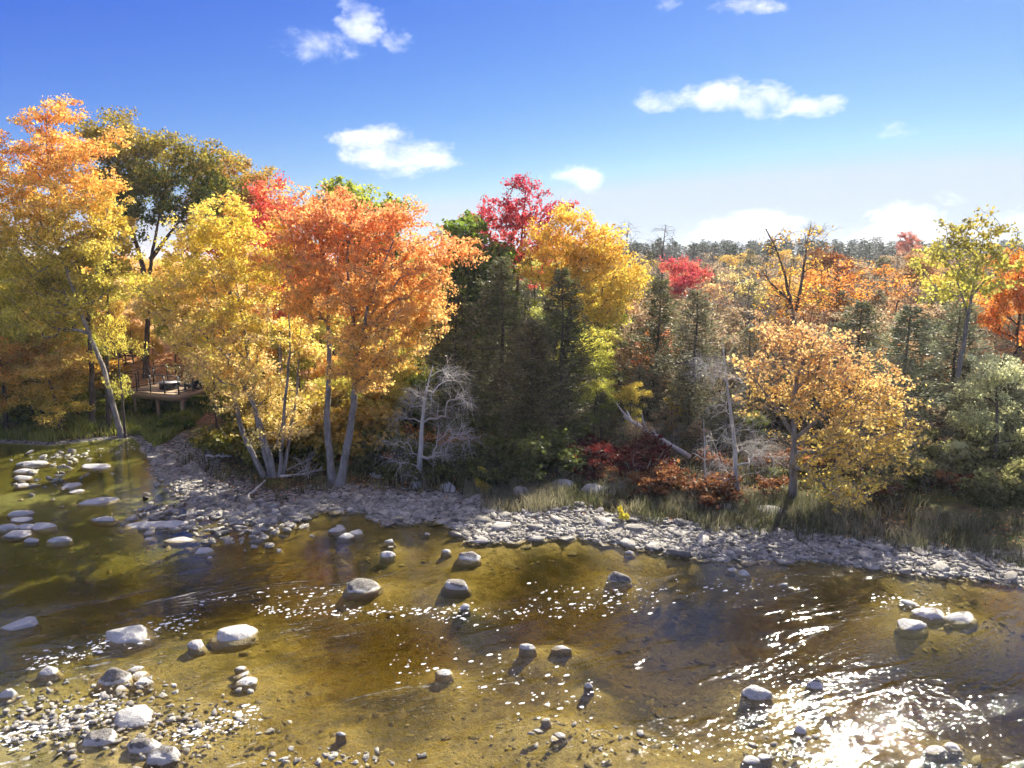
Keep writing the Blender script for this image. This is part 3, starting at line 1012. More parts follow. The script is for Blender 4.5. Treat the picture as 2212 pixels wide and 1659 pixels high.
def conifer_meshes(rng, H, Rm, nbr, per, size, droop=0.25, sweep=0.35, low=0.08, dens=1.0, bark=BARK_DARK, power=0.8, needle=NEEDLE, leanv=(0, 0)):
    """trunk mesh and foliage mesh of a cedar or spruce"""
    zt = np.linspace(0, H, 14)
    tr = np.stack([leanv[0] * (zt / H) ** 1.5 + 0.04 * np.sin(zt * 1.3), leanv[1] * (zt / H) ** 1.5 + 0.04 * np.cos(zt), zt], -1)
    mb = MB().tube(tr, 0.017 * H * (1 - 0.93 * zt / H) + 0.012, 7)
    pv, av, nv, lv, cl, hv = [], [], [], [], [], []
    for i in range(nbr):
        t = low + (1 - low) * (i + rng.random()) / nbr
        h = t * H
        a = i * 2.399 + rng.normal(0, 0.4)
        big = rng.random() < .4
        L = Rm * (1 - t) ** power * (rng.uniform(0.85, 1.3) if big else rng.uniform(0.35, .8)) + 0.12
        d = np.array([math.cos(a), math.sin(a), 0.0])
        o = np.array([np.interp(h, zt, tr[:, 0]), np.interp(h, zt, tr[:, 1]), h])
        u = np.linspace(0, 1, 5)[:, None]
        path = o + d * L * u + np.array([0, 0, 1.0]) * (sweep * L * u ** 2 - droop * L * u)
        mb.tube(path, 0.008 + 0.012 * L * (1 - u[:, 0] * 0.9), 3, False)
        m = int(per * (0.3 + L / max(Rm, .1)) * dens)
        s = rng.random(m) ** 0.6
        q = np.stack([np.interp(s, u[:, 0], path[:, k]) for k in range(3)], -1)
        side = np.cross(d, [0, 0, 1])
        wdt = 0.42 * L * (1.05 - s) + 0.05
        off = rng.normal(0, 1, m)
        q = q + side * (off * wdt * 0.6)[:, None] + rng.normal(0, 0.06 + 0.035 * L, (m, 3))
        ax = d * 0.9 + side * (np.sign(off) * rng.uniform(.2, 1.2, m))[:, None] + np.array([0, 0, 0.35]) + rng.normal(0, 0.35, (m, 3))
        nn = np.array([0, 0, 0.8]) + rng.normal(0, 0.6, (m, 3))
        pv.append(q)
        av.append(ax)
        nv.append(nn)
        cl.append(np.full(m, rng.random()))
        hv.append(s)
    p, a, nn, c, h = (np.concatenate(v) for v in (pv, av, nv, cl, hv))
    a /= np.linalg.norm(a, axis=1, keepdims=True)
    nn -= a * np.sum(a * nn, axis=1, keepdims=True)
    nn /= np.linalg.norm(nn, axis=1, keepdims=True)
    b = np.cross(nn, a)
    L = size * np.exp(rng.normal(0, 0.3, (len(p), 1)))
    W = 0.17 * L
    V = np.stack([p, p + .5 * L * a + W * b, p + L * a, p + .5 * L * a - W * b], 1).reshape(-1, 3)
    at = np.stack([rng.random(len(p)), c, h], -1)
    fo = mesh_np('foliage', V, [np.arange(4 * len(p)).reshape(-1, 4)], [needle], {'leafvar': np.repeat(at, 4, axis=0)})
    return mb.mesh('trunk', bark, True), fo


# leaf colours (linear)
YEL, GOLD, PALE = (0.86, 0.68, 0.12), (0.82, 0.52, 0.08), (0.88, 0.70, 0.28)
ORA, DORA, PINK = (0.90, 0.40, 0.08), (0.70, 0.28, 0.05), (0.88, 0.38, 0.20)
RED, CRIM, DRED = (0.82, 0.16, 0.09), (0.58, 0.07, 0.10), (0.20, 0.025, 0.025)
GRN, DGRN, YGR, OLV = (0.22, 0.30, 0.04), (0.10, 0.15, 0.028), (0.70, 0.66, 0.13), (0.20, 0.20, 0.05)
BRN, TAN, SIL = (0.34, 0.14, 0.045), (0.52, 0.29, 0.10), (0.62, 0.68, 0.38)
CED, CED2 = (0.085, 0.10, 0.035), (0.19, 0.19, 0.075)
GRNY = (0.42, 0.45, 0.06)


def stem_px(pts, base, Y=None, depth=0.0):
    """trunk line read from the photograph at the distance of its base"""
    Y = base[1] if Y is None else Y
    out = []
    for i, (x, y) in enumerate(pts):
        p = on_y(x, y, Y + depth * i / max(1, len(pts) - 1))
        out.append(p - base)
    if out[0][2] < 1.2:
        out[0][2] = min(out[0][2], -0.15)
    return np.array(out)


def lobes_px(L, base, Yoff=0.0, thick=0.8):
    """crown lobes (x, y, half width, half height, weight[, depth offset])"""
    out = []
    for l in L:
        x, y, w, h, k = l[:5]
        Y = base[1] + Yoff + (l[5] if len(l) > 5 else 0.0)
        s = Y / 1592.0
        out.append((on_y(x, y, Y) - base, (w * s, w * s * thick, h * s), k))
    return out


# --- the maples and oaks of the near bank, each with its own outline
b = site(264, 944)
broadleaf('maple_tree', 'tall golden maple with orange top and leaning grey trunk at the water', b,
          [(stem_px([(264, 946), (225, 800), (180, 690), (130, 540), (105, 380), (100, 260)], b, depth=1.5), 0.15)],
          lobes_px([(115, 300, 75, 80, 1.2), (160, 350, 85, 80, 1), (60, 390, 95, 110, 1.3), (190, 430, 60, 90, .7), (110, 520, 120, 80, 1.2), (30, 560, 90, 110, 1), (200, 600, 70, 70, .7), (90, 660, 110, 70, .9), (20, 470, 90, 90, 1), (130, 420, 90, 80, 1), (170, 520, 80, 60, .8)], b, 1.0),
          860, 68, 0.118, (.82, .72, .13), (.94,.54,.14), seed=21, spread=0.42, dmin=0.52, zr=(8.0, 16.5))
b = site(205, 925)
broadleaf('maple_tree', 'slender yellow green maple with twin dark stems behind the leaning trunk', b,
          [(stem_px([(200, 925), (196, 760), (188, 640), (150, 500)], b, depth=2), 0.17), (stem_px([(232, 900), (230, 700), (236, 560)], b, depth=1), 0.15)],
          lobes_px([(210, 560, 70, 80, 1, 1), (130, 640, 90, 80, 1, 1.5), (250, 500, 50, 60, .6, 1)], b, 1.0), 190, 60, 0.19, YGR, YEL, seed=22, spread=0.5, bark=BARK_DARK)
b = np.array([-31.5, 43.0, gz(-31.5, 43.0)])
broadleaf('maple_tree', 'broad yellow green maple rising from the bank left of the golden maple', b,
          [(stem_px([(-40, 900), (-40, 700), (-20, 400)], b), 0.25)],
          lobes_px([(-30, 400, 90, 130, 1), (-60, 560, 120, 120, 1), (10, 680, 110, 90, 1), (60, 780, 90, 60, .7)], b), 300, 60, 0.20, YGR, YEL, seed=23, spread=0.55)
b = np.array([-26.0, 49.0, gz(-26.0, 49.0)])
b[0] = on_y(315, 800, 49)[0]
broadleaf('oak_tree', 'big dark green and bronze oak standing behind the deck', b,
          [(stem_px([(315, 812), (318, 700), (325, 560), (345, 470), (350, 370)], b), 0.20), (stem_px([(322, 640), (300, 540), (270, 460), (265, 390)], b), 0.2), (stem_px([(325, 560), (370, 500), (420, 440)], b), 0.16)],
          lobes_px([(250, 310, 65, 52, 1), (330, 320, 70, 45, 1), (400, 350, 60, 50, 1), (280, 400, 80, 60, 1.2), (360, 420, 70, 45, .7), (250, 470, 50, 45, .6), (440, 400, 50, 50, .7)], b),
          600, 62, 0.145, (.11,.17,.026), (0.42, 0.32, 0.05), BARK_DARK, seed=24, spread=0.58, dmin=0.6, low=5)
b = np.array([on_y(500, 600, 53)[0], 53.0, gz(on_y(500, 600, 53)[0], 53.0)])
broadleaf('oak_tree', 'rounded bronze and orange oak between the green oak and the red maple', b,
          [(stem_px([(495, 790), (497, 600), (500, 420)], b), 0.18)],
          lobes_px([(480, 380, 55, 45, 1), (530, 420, 55, 50, 1), (455, 460, 45, 50, .5), (560, 480, 45, 60, .8), (500, 500, 70, 60, .8)], b),
          400, 66, 0.145, DORA, (0.52, 0.33, 0.06), BARK_DARK, seed=25, spread=0.58, dmin=0.6, low=4)
b = site(600, 1030)
broadleaf('maple_tree', 'pale yellow maple clump of five thin grey stems on the gravel bank', b,
          [(stem_px([(598, 1040), (545, 860), (485, 760), (400, 690), (300, 640)], b, depth=1), 0.13), (stem_px([(590, 1042), (552, 900), (530, 720), (500, 560)], b, depth=1.5), 0.14),
           (stem_px([(575, 1040), (520, 930), (495, 800), (470, 640), (430, 520)], b, depth=2), 0.13), (stem_px([(604, 1040), (612, 900), (628, 760), (620, 620)], b), 0.10),
           (stem_px([(610, 1040), (640, 860), (650, 700)], b, depth=1), 0.09)],
          lobes_px([(480, 500, 90, 65, 1.2), (420, 590, 90, 60, 1.1), (530, 600, 90, 80, 1.2), (600, 560, 60, 70, .6), (480, 700, 100, 50, 1), (330, 640, 70, 40, .45), (560, 720, 70, 60, .7), (550, 830, 80, 50, .5), (470, 790, 70, 40, .45), (610, 900, 60, 60, .3), (640, 760, 60, 60, .4)], b, 0.6),
          860, 52, 0.108, PALE, YEL, seed=26, spread=0.33, dmin=0.42, low=3)
b = site(722, 1048)
broadleaf('maple_tree', 'large orange maple with a red crest on two grey trunks by the stony shore', b,
          [(stem_px([(718, 1046), (706, 920), (712, 780), (708, 600), (680, 480)], b, depth=0.8), 0.17), (stem_px([(732, 1048), (762, 900), (772, 760), (800, 640), (850, 520)], b, depth=-.6), 0.19),
           (stem_px([(768, 840), (765, 700), (745, 560), (760, 470)], b), 0.12)],
          lobes_px([(680, 470, 65, 65, 1.1, .6), (740, 520, 75, 65, 1.1), (830, 500, 75, 60, 1.2), (910, 560, 80, 55, 1.2), (780, 600, 100, 65, 1.4, -.4), (870, 650, 90, 45, .9), (690, 620, 70, 60, .9), (640, 560, 50, 60, .6), (790, 720, 80, 40, .8, -.5), (830, 760, 60, 26, .5, -.6), (790, 810, 40, 40, .4, -.6), (960, 560, 30, 30, .25)], b, 0.3),
          840, 62, 0.108, (0.94, 0.66, 0.20), (0.94, 0.44, 0.16), seed=27, spread=0.36, dmin=0.45, low=3)
b = np.array([on_y(590, 600, 38.5)[0], 38.5, gz(on_y(590, 600, 38.5)[0], 38.5)])
broadleaf('maple_tree', 'scarlet maple glowing between the pale yellow clump and the orange maple', b,
          [(stem_px([(610, 960), (605, 760), (600, 560)], b), 0.16)],
          lobes_px([(585, 470, 45, 60, 1), (625, 520, 55, 65, 1), (580, 560, 50, 50, .8), (640, 640, 60, 60, .5)], b), 220, 60, 0.13, (0.85, 0.28, 0.10), RED, seed=28, spread=0.42)
b = np.array([on_y(770, 600, 47)[0], 47.0, gz(on_y(770, 600, 47)[0], 47.0)])
broadleaf('oak_tree', 'green topped oak rising behind the orange maple', b,
          [(stem_px([(770, 800), (770, 600), (775, 440)], b), 0.3)],
          lobes_px([(740, 430, 50, 38, 1), (800, 450, 55, 38, 1), (700, 420, 30, 25, .4), (780, 540, 90, 70, 1)], b), 190, 56, 0.2, DGRN, GRNY, BARK_DARK, seed=29, spread=0.5)
b = np.array([on_y(1015, 600, 41)[0], 41.0, gz(on_y(1015, 600, 41)[0], 41.0)])
broadleaf('oak_tree', 'dark green oak crowded behind the cedars beside the orange maple', b,
          [(stem_px([(1015, 960), (1012, 700), (1010, 520)], b), 0.25)],
          lobes_px([(1000, 510, 48, 42, 1), (1040, 560, 55, 55, 1), (990, 620, 45, 60, .8), (1050, 650, 60, 60, .8)], b), 240, 56, 0.19, DGRN, GRN, BARK_DARK, seed=30, spread=0.48)
b = np.array([on_y(1120, 600, 43)[0], 43.0, gz(on_y(1120, 600, 43)[0], 43.0)])
broadleaf('maple_tree', 'tall sparse crimson maple rising above the dark cedars', b,
          [(stem_px([(1105, 960), (1110, 700), (1125, 540), (1135, 420)], b), 0.2)],
          lobes_px([(1140, 440, 50, 48, 1), (1175, 470, 35, 40, .6), (1060, 480, 55, 26, .7), (1100, 470, 45, 40, .7), (1150, 530, 60, 40, 1), (1190, 570, 40, 50, .5), (1080, 540, 55, 40, .5)], b),
          260, 40, 0.14, (0.75, 0.16, 0.09), CRIM, BARK_DARK, seed=31, spread=0.40, dmin=0.5, low=5, twigs=2)
b = np.array([on_y(1250, 600, 39.5)[0], 39.5, gz(on_y(1250, 600, 39.5)[0], 39.5)])
broadleaf('oak_tree', 'bright yellow oak with a rounded crown leaning out beside the cedars', b,
          [(stem_px([(1215, 950), (1220, 760), (1240, 600), (1265, 540)], b), 0.24)],
          lobes_px([(1215, 520, 55, 40, 1), (1285, 540, 60, 42, 1.2), (1320, 600, 48, 48, 1.1), (1265, 610, 65, 50, 1.1), (1305, 660, 45, 40, .7), (1200, 580, 50, 40, .6), (1215, 470, 40, 22, .25)], b),
          460, 66, 0.112, YEL, (0.88, 0.55, 0.09), BARK_DARK, seed=32, spread=0.45, dmin=0.45, low=4)
b = site(1714, 1078)
broadleaf('oak_tree', 'wide golden oak with drooping low boughs over the grassy shore', b,
          [(stem_px([(1712, 1080), (1716, 960), (1712, 850), (1735, 770), (1760, 720)], b), 0.17), (stem_px([(1716, 940), (1660, 860), (1620, 800)], b), 0.09), (stem_px([(1716, 950), (1780, 890), (1850, 850)], b, depth=-1), 0.10)],
          lobes_px([(1740, 740, 85, 32, 1), (1660, 780, 60, 40, .8), (1800, 800, 95, 50, 1.2), (1720, 840, 80, 40, .8), (1880, 860, 75, 60, 1.1), (1800, 900, 80, 50, .9, -1), (1920, 930, 50, 60, .8), (1850, 970, 80, 50, .9, -1), (1790, 1030, 55, 45, .8, -1.4), (1840, 1050, 45, 30, .4, -1.4), (1620, 850, 40, 40, .4), (1940, 990, 35, 30, .4)], b, 0.2),
          700, 21, 0.115, (0.86, 0.68, 0.16), (0.88, 0.56, 0.22), seed=33, spread=0.25, dmin=0.42, low=1.2, twigs=4, hang=0.5)
b = np.array([on_y(2085, 700, 36)[0], 36.0, gz(on_y(2085, 700, 36)[0], 36.0)])
broadleaf('poplar_tree', 'tall grey poplar with a bare leaning trunk and thin yellow green top', b,
          [(stem_px([(2055, 900), (2070, 800), (2092, 680), (2105, 600), (2125, 510)], b), 0.17), (stem_px([(2092, 680), (2060, 580), (2020, 520)], b), 0.06), (stem_px([(2098, 640), (2150, 580), (2190, 545)], b), 0.06)],
          lobes_px([(2120, 510, 50, 26, 1), (2060, 555, 40, 35, .8), (2130, 570, 45, 40, .8), (2080, 620, 50, 40, .4)], b), 150, 26, 0.15, YGR, (0.40, 0.34, 0.06), seed=34, spread=0.36, low=4, twigs=3)

# --- bare and dead trees
b = site(905, 1054)
e = broadleaf('dead_tree', 'bleached dead tree with drooping bare branches at the edge of the stones', b,
              [(stem_px([(900, 1056), (908, 1000), (912, 920), (915, 860), (935, 790)], b), 0.15)],
              lobes_px([(960, 800, 50, 24, 1), (990, 815, 30, 15, .5), (950, 870, 60, 30, 1), (980, 920, 40, 45, 1), (890, 880, 40, 30, .5), (870, 940, 36, 40, .7), (950, 960, 40, 50, .9), (890, 1000, 40, 30, .6), (965, 1000, 36, 30, .6)], b),
              190, 0, 0, None, None, BARK_DEAD, seed=41, dmin=0.22, low=0.6, twigs=7, rtip=0.009, lift=0.25)
b = site(1592, 1078)
broadleaf('dead_tree', 'dead conifer with hanging grey twigs beside the golden oak', b,
          [(stem_px([(1592, 1080), (1588, 960), (1575, 870), (1565, 790), (1560, 740)], b), 0.11)],
          lobes_px([(1540, 790, 60, 30, .8), (1600, 800, 50, 30, .6), (1550, 870, 50, 40, .8), (1620, 900, 50, 40, .8), (1590, 960, 60, 45, 1), (1640, 990, 45, 40, 1), (1560, 1000, 36, 40, .6), (1630, 1040, 40, 26, .5)], b),
          180, 0, 0, None, None, BARK_DEAD, seed=42, dmin=0.22, low=0.6, twigs=7, rtip=0.007, lift=0.1)
b = site(1526, 1074)
broadleaf('dead_sapling', 'thin straight pale bare pole standing alone at the wood edge', b,
          [(stem_px([(1526, 1076), (1524, 1000), (1522, 930), (1520, 905)], b), 0.05)], lobes_px([(1510, 980, 26, 24, 1), (1535, 940, 22, 22, 1)], b), 12, 0, 0, None, None, BARK_DEAD, seed=43, low=1.0, dmin=0.1)


def bare_tree(name, label, px, Y, top, w, seed, bark=BARK_DARK, r=0.14, n=140, low=2.5, group=None, leafc=None, per=0):
    X = on_y(px, 700, Y)[0]
    bs = np.array([X, Y, gz(X, Y)])
    tp = on_y(px, top, Y)
    H = tp[2] - bs[2]
    s = Y / 1592.0
    hpx = H / s
    cy = top + 0.28 * hpx
    return broadleaf(name, label, bs, [(np.array([[0, 0, -.2], [0.1, 0, .4 * H], [-0.1, .1, .75 * H], [0.1, 0, .97 * H]]), r)],
                     lobes_px([(px, cy - .12 * hpx, w * .75, .16 * hpx, 1), (px - w * .3, cy + .1 * hpx, w * .7, .2 * hpx, 1), (px + w * .3, cy + .1 * hpx, w * .7, .2 * hpx, 1)], bs),
                     n, per, 0.16, leafc or BRN, leafc or TAN, bark, seed=seed, dmin=0.3, low=low, twigs=4, group=group, rtip=0.008, lift=0.2, spread=.4)


bare_tree('bare_tree', 'bare grey tree with fine twigs just right of the yellow oak', 1350, 52, 470, 45, 51, group='leafless trees above the far wood')
bare_tree('bare_tree', 'bare grey tree with upswept twigs left of the scarlet maple on the slope', 1428, 55, 476, 42, 52, group='leafless trees above the far wood')
X_ = on_y(1715, 700, 43)[0]
b = np.array([X_, 43.0, gz(X_, 43.0)])
broadleaf('bare_oak', 'big nearly leafless oak with dark forked limbs above the orange wood', b,
          [(stem_px([(1716, 900), (1712, 760), (1714, 690), (1700, 610), (1682, 545), (1655, 495)], b), 0.19), (stem_px([(1714, 700), (1728, 630), (1738, 560), (1752, 482)], b, depth=1), 0.12), (stem_px([(1706, 650), (1672, 620), (1640, 580)], b, depth=-1), 0.08)],
          lobes_px([(1660, 515, 36, 28, 1), (1745, 505, 42, 30, 1), (1700, 560, 60, 40, 1), (1770, 570, 40, 50, .8), (1640, 590, 40, 40, .8), (1700, 650, 70, 40, .8)], b),
          230, 3, 0.14, ORA, GOLD, BARK_DARK, seed=53, dmin=0.3, low=4.5, twigs=4, rtip=0.009, lift=0.2)

# --- cedars and spruces of the near bank
def conifer(name, label, px, Y, top, halfw, seed, ca, cb, nbr=120, per=150, size=0.15, group=None, **kw):
    X = on_y(px, 800, Y)[0]
    bs = np.array([X, Y, gz(X, Y)])
    H = on_y(px, top, Y)[2] - bs[2]
    rng = np.random.default_rng(seed)
    tr, fo = conifer_meshes(rng, H, halfw * Y / 1592.0, nbr, per, size, **kw)
    e = root_empty(name, bs - np.array([0, 0, .08]), label, 'tree', group)
    obj('trunk', tr, e)
    f = obj('foliage', fo, e)
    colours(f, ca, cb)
    return e


conifer('cedar_tree', 'tall dark cedar in front of the crimson maple', 1085, 36.5, 555, 150, 61, (.10, .115, .04), (.21, .21, .085), power=0.7, nbr=150)
conifer('cedar_tree', 'dark cedar with ragged tip in front of the yellow oak', 1213, 36.0, 580, 140, 62, (.10, .115, .04), (.21, .21, .085), power=0.7, nbr=150)
conifer('cedar_tree', 'shadowy cedar standing between the orange maple and the tall cedar', 985, 38.5, 630, 110, 63, CED, CED2, power=0.6)
conifer('cedar_tree', 'brownish cedar half hidden by the green shrub below the yellow oak', 1150, 34.6, 690, 120, 64, (0.13, 0.115, 0.045), (0.24, 0.21, 0.09), power=0.6)
conifer('cedar_tree', 'olive juniper behind the dead conifer', 1500, 36.5, 625, 130, 65, (0.17, 0.165, 0.075), (0.31, 0.29, 0.15), power=0.7)
conifer('cedar_tree', 'olive cedar between the juniper and the red sapling', 1420, 39.5, 600, 100, 66, (0.10, 0.11, 0.045), (0.20, 0.20, 0.08), power=0.6)
conifer('cedar_tree', 'grey green cedar right of the wide golden oak', 1955, 34.5, 660, 130, 67, (0.18, 0.20, 0.10), (0.33, 0.35, 0.18), power=0.55)
conifer('cedar_tree', 'pale grey green cedar behind the poplar trunk', 2060, 37.5, 650, 130, 68, (0.19, 0.21, 0.11), (0.36, 0.38, 0.21), power=0.55)
conifer('cedar_tree', 'grey green cedar at the shrubby end of the shore', 2160, 33.0, 770, 120, 69, (0.22, 0.21, 0.085), (0.40, 0.38, 0.17), power=0.55)
conifer('cedar_tree', 'broad cedar filling the gap behind the golden oak', 1850, 38.0, 650, 120, 70, (0.12, 0.13, 0.055), (0.22, 0.22, 0.10), power=0.55)

# ------------------------------------------------------------------ prototypes for the wood behind, the understorey and the far ridge
def proto_broadleaf(seed, H=10.0, wid=0.3, n=150, per=44, size=0.2, spread=0.55, low=0.14, bark=BARK_DARK):
    rng = np.random.default_rng(seed)
    lob = []
    for _ in range(9):
        a = rng.uniform(0, 6.28)
        r = wid * H * rng.uniform(0.2, 0.7)
        lob.append((np.array([math.cos(a) * r, math.sin(a) * r, H * rng.uniform(low + .12, 0.86)]), (wid * H * .55, wid * H * .55, H * .14), 1.0))
    lob.append((np.array([0, 0, H * .86]), (wid * H * .5, wid * H * .5, H * .12), 1.0))
    st = [(np.array([[0, 0, -.4], [rng.normal(0, .12), rng.normal(0, .12), .35 * H], [rng.normal(0, .25), rng.normal(0, .25), .7 * H], [0, 0, .92 * H]]), 0.02 * H)]
    P, R, ch, tips, par = grow(rng, st, lob, n, 0.5, low=low * H * .6)
    return wood_meshes('trunk', P, R, ch, 1, bark, (7, 4))[0], leaf_mesh('crown', rng, P[tips], P[par[par[tips]]], per, spread, size, LEAF)


BROAD = [proto_broadleaf(100 + i, wid=w, n=n, per=p, size=s) for i, (w, n, p, s) in enumerate([(.30, 230, 62, .15), (.34, 220, 60, .15), (.26, 210, 62, .145), (.38, 240, 56, .15)])]
SPARSE = [proto_broadleaf(120 + i, wid=.32, n=200, per=17, size=.15, spread=.45) for i in range(3)]
FARB = [proto_broadleaf(130 + i, wid=.33, n=70, per=34, size=.42, spread=.8) for i in range(3)]
CONE = [conifer_meshes(np.random.default_rng(140 + i), 10.0, 3.0 + .4 * i, 110, 120, .19, power=.75) for i in range(3)]
FARC = [conifer_meshes(np.random.default_rng(150 + i), 10.0, 1.7 + .5 * i, 70, 20, .55, power=.7) for i in range(3)]


def proto_bare(seed, H=10.0):
    rng = np.random.default_rng(seed)
    lob = [(np.array([rng.normal(0, .8), rng.normal(0, .8), H * z]), (1.3, 1.3, 1.1), 1) for z in (.45, .6, .72, .85, .92)]
    P, R, ch, tips, par = grow(rng, [(np.array([[0, 0, -.4], [.1, 0, .4 * H], [-.1, .1, .7 * H], [.1, 0, .96 * H]]), .13)], lob, 120, .4, low=2.0, rtip=.009, lift=.2)
    d = P[tips] - P[par[par[tips]]]
    d /= np.linalg.norm(d, axis=1, keepdims=True) + 1e-6
    return wood_meshes('trunk', P, R, ch, 1, BARK_GREY, (6, 4))[0], twig_chains(rng, P[tips], d + np.array([0, 0, .5]), 5, .8, .05, .008).mesh('twigs', BARK_GREY)


BARE = [proto_bare(180 + i) for i in range(2)]


def proto_shrub(seed, n=60, per=34, size=.11, w=1.0, h=1.2, spread=.26):
    rng = np.random.default_rng(seed)
    st = []
    for k in range(4):
        a = k * 1.57 + rng.uniform(-.4, .4)
        st.append((np.array([[0.06 * math.cos(a), 0.06 * math.sin(a), -.1], [.25 * w * math.cos(a), .25 * w * math.sin(a), .5 * h], [.5 * w * math.cos(a), .5 * w * math.sin(a), .9 * h]]), 0.02))
    lob = [(np.array([.3 * w * math.cos(k), .3 * w * math.sin(k), h * .55]), (.6 * w, .6 * w, h * .42), 1) for k in (0, 2.1, 4.2)]
    P, R, ch, tips, par = grow(rng, st, lob, n, .14, step=.25, low=.1, rtip=.004)
    mb = MB()
    for (r_, ids) in ch:
        mb.tube(P[ids], R[ids], 4 if r_ < 0 else 3, False)
    return mb.mesh('stems', BARK_DARK, True), leaf_mesh('leaves', rng, P[tips], P[par[tips]], per, spread, size, LEAF)


SHRUB = [proto_shrub(160 + i, w=1.0 + .2 * i) for i in range(3)]
THIN_SHRUB = [proto_shrub(170 + i, per=12, w=1.1) for i in range(2)]


def plant(name, label, cat, proto, X, Y, H, ca, cb, yaw, group=None, unit=10.0, fat=1.0, sink=0.05, fol='crown'):
    e = root_empty(name, (X, Y, gz(X, Y) - sink), label, cat, group, yaw)
    s = H / unit
    e.scale = (s * fat, s * fat, s)
    obj('trunk' if unit == 10.0 else 'stems', proto[0], e)
    f = obj(fol, proto[1], e)
    if fol == 'twigs':
        f['kind'] = 'stuff'
    colours(f, ca, cb)
    return e


rng = np.random.default_rng(77)


def at_px(px, Y, top):
    X = on_y(px, 700, Y)[0]
    return X, on_y(px, top, Y)[2] - gz(X, Y)


# individually recognisable trees of the wood on the slope
for (px, Y, top, proto, ca, cb, fat, nm, lab) in [
    (1490, 52, 550, BROAD[0], (0.60, .10, .09), (0.72, .15, .13), .8, 'maple_tree', 'vivid scarlet maple in the wood above the olive juniper'),
    (1390, 41, 700, SPARSE[0], RED, ORA, .6, 'maple_sapling', 'small red maple sapling in front of the dark trunks by the olive cedar'),
    (1440, 40, 690, SPARSE[1], ORA, PINK, .55, 'maple_sapling', 'slim orange leaved sapling next to the red sapling'),
    (1580, 50, 570, SPARSE[2], YGR, PALE, .9, 'oak_tree', 'thin pale yellow green oak left of the big leafless oak'),
    (1700, 46, 560, SPARSE[0], ORA, GOLD, 1.2, 'oak_tree', 'orange leaved oak at the foot of the big leafless oak'),
    (1800, 47, 545, SPARSE[1], (0.62, .27, .05), ORA, 1.2, 'oak_tree', 'orange brown oak with a spreading crown behind the golden oak'),
    (1790, 62, 512, BROAD[1], (0.30, .09, .035), BRN, .8, 'oak_tree', 'russet brown oak standing highest on the slope'),
    (1900, 52, 560, SPARSE[2], TAN, ORA, 1.2, 'oak_tree', 'tan and orange oak left of the poplar'),
    (1980, 56, 545, BROAD[2], (0.60, .26, .06), TAN, .8, 'oak_tree', 'copper oak against the far ridge left of the poplar'),
    (2200, 40, 530, BROAD[0], ORA, (0.78, .32, .05), .8, 'maple_tree', 'deep orange maple right of the poplar'),
    (2040, 50, 560, BROAD[3], YGR, YEL, .7, 'maple_tree', 'yellow green maple behind the poplar'),
    (1955, 130, 497, BROAD[0], PINK, (0.60, .2, .12), .7, 'maple_tree', 'lone pinkish red maple standing on the far ridge'),
    (1310, 46, 640, BROAD[2], YGR, YEL, .55, 'maple_tree', 'low yellow green tree under the yellow oak'),
    (1290, 35.5, 800, BROAD[1], (.16, .22, .04), YGR, .9, 'small_tree', 'low green leafed tree lit below the yellow oak'),
    (1370, 35, 820, BROAD[2], YGR, YEL, .8, 'small_tree', 'low yellow leaved tree beside the fallen log'),
    (1470, 36, 830, SPARSE[0], GOLD, YEL, .9, 'small_tree', 'small golden tree in shade left of the bare pole'),
    (1650, 34.5, 880, BROAD[1], (.18, .24, .05), (.36, .38, .10), .75, 'small_tree', 'green leafed small tree behind the dead conifer'),
    (2180, 29.9, 735, BROAD[3], (.56, .56, .25), (.76, .76, .42), .9, 'small_tree', 'silvery green leafed tree at the bright end of the shore'),
    (2095, 29.6, 945, BROAD[0], (.56, .56, .24), (.76, .76, .42), .9, 'small_tree', 'low silvery bush tree in front of the grey cedars'),
    (1780, 40, 700, SPARSE[2], SIL, (.5, .5, .3), .6, 'small_tree', 'pale silvery young tree peeking over the golden oak'),
    (820, 36.5, 760, BROAD[1], YGR, YEL, .9, 'small_tree', 'yellow green small tree under the orange maple'),
    (900, 40, 640, BROAD[2], GRNY, YEL, .8, 'maple_tree', 'yellow green maple between the orange maple and the cedars'),
    (640, 41, 700, BROAD[0], GRNY, YEL, .8, 'maple_tree', 'yellow green maple behind the thin grey stems'),
    (560, 46, 640, BROAD[3], GOLD, YEL, .8, 'maple_tree', 'golden maple in the gap behind the pale yellow clump'),
    (430, 55, 560, BROAD[1], YEL, GOLD, .8, 'maple_tree', 'yellow maple beyond the leaf strewn clearing'),
    (690, 52, 560, BROAD[2], GOLD, DORA, .9, 'maple_tree', 'dull gold maple deep behind the orange maple'),
    (140, 50, 560, BROAD[0], YGR, YEL, 1.0, 'maple_tree', 'yellow maple on the slope behind the twin dark stems'),
    (30, 56, 520, BROAD[3], GOLD, YEL, 1.0, 'maple_tree', 'amber maple beyond the left slope'),
    (150, 42.5, 740, BROAD[2], GRNY, YEL, .9, 'small_tree', 'small leafy tree half way up the bank below the golden maple'),
    (60, 43, 790, BROAD[1], GRNY, (.5, .35, .05), 1.1, 'small_tree', 'bushy olive tree low on the bank at the riffle'),
    (420, 47, 690, BROAD[0], YGR, YEL, .7, 'small_tree', 'bright yellow sapling behind the deck railing'),
    (452, 39.5, 650, SPARSE[0], YEL, PALE, .45, 'maple_sapling', 'slender yellow sapling standing in front of the deck railing'),
    (248, 39.8, 640, SPARSE[1], YGR, YEL, .5, 'maple_sapling', 'slender yellow green sapling at the open end of the deck'),
    (810, 34.0, 905, SPARSE[1], (.50, .22, .06), (.60, .25, .09), 1.0, 'small_tree', 'low copper leaved bush tree leaning from the orange maple'),
]:
    X, H = at_px(px, Y, top)
    plant(nm, lab, 'tree', proto, X, Y, H, ca, cb, rng.uniform(0, 6.28), fat=fat)

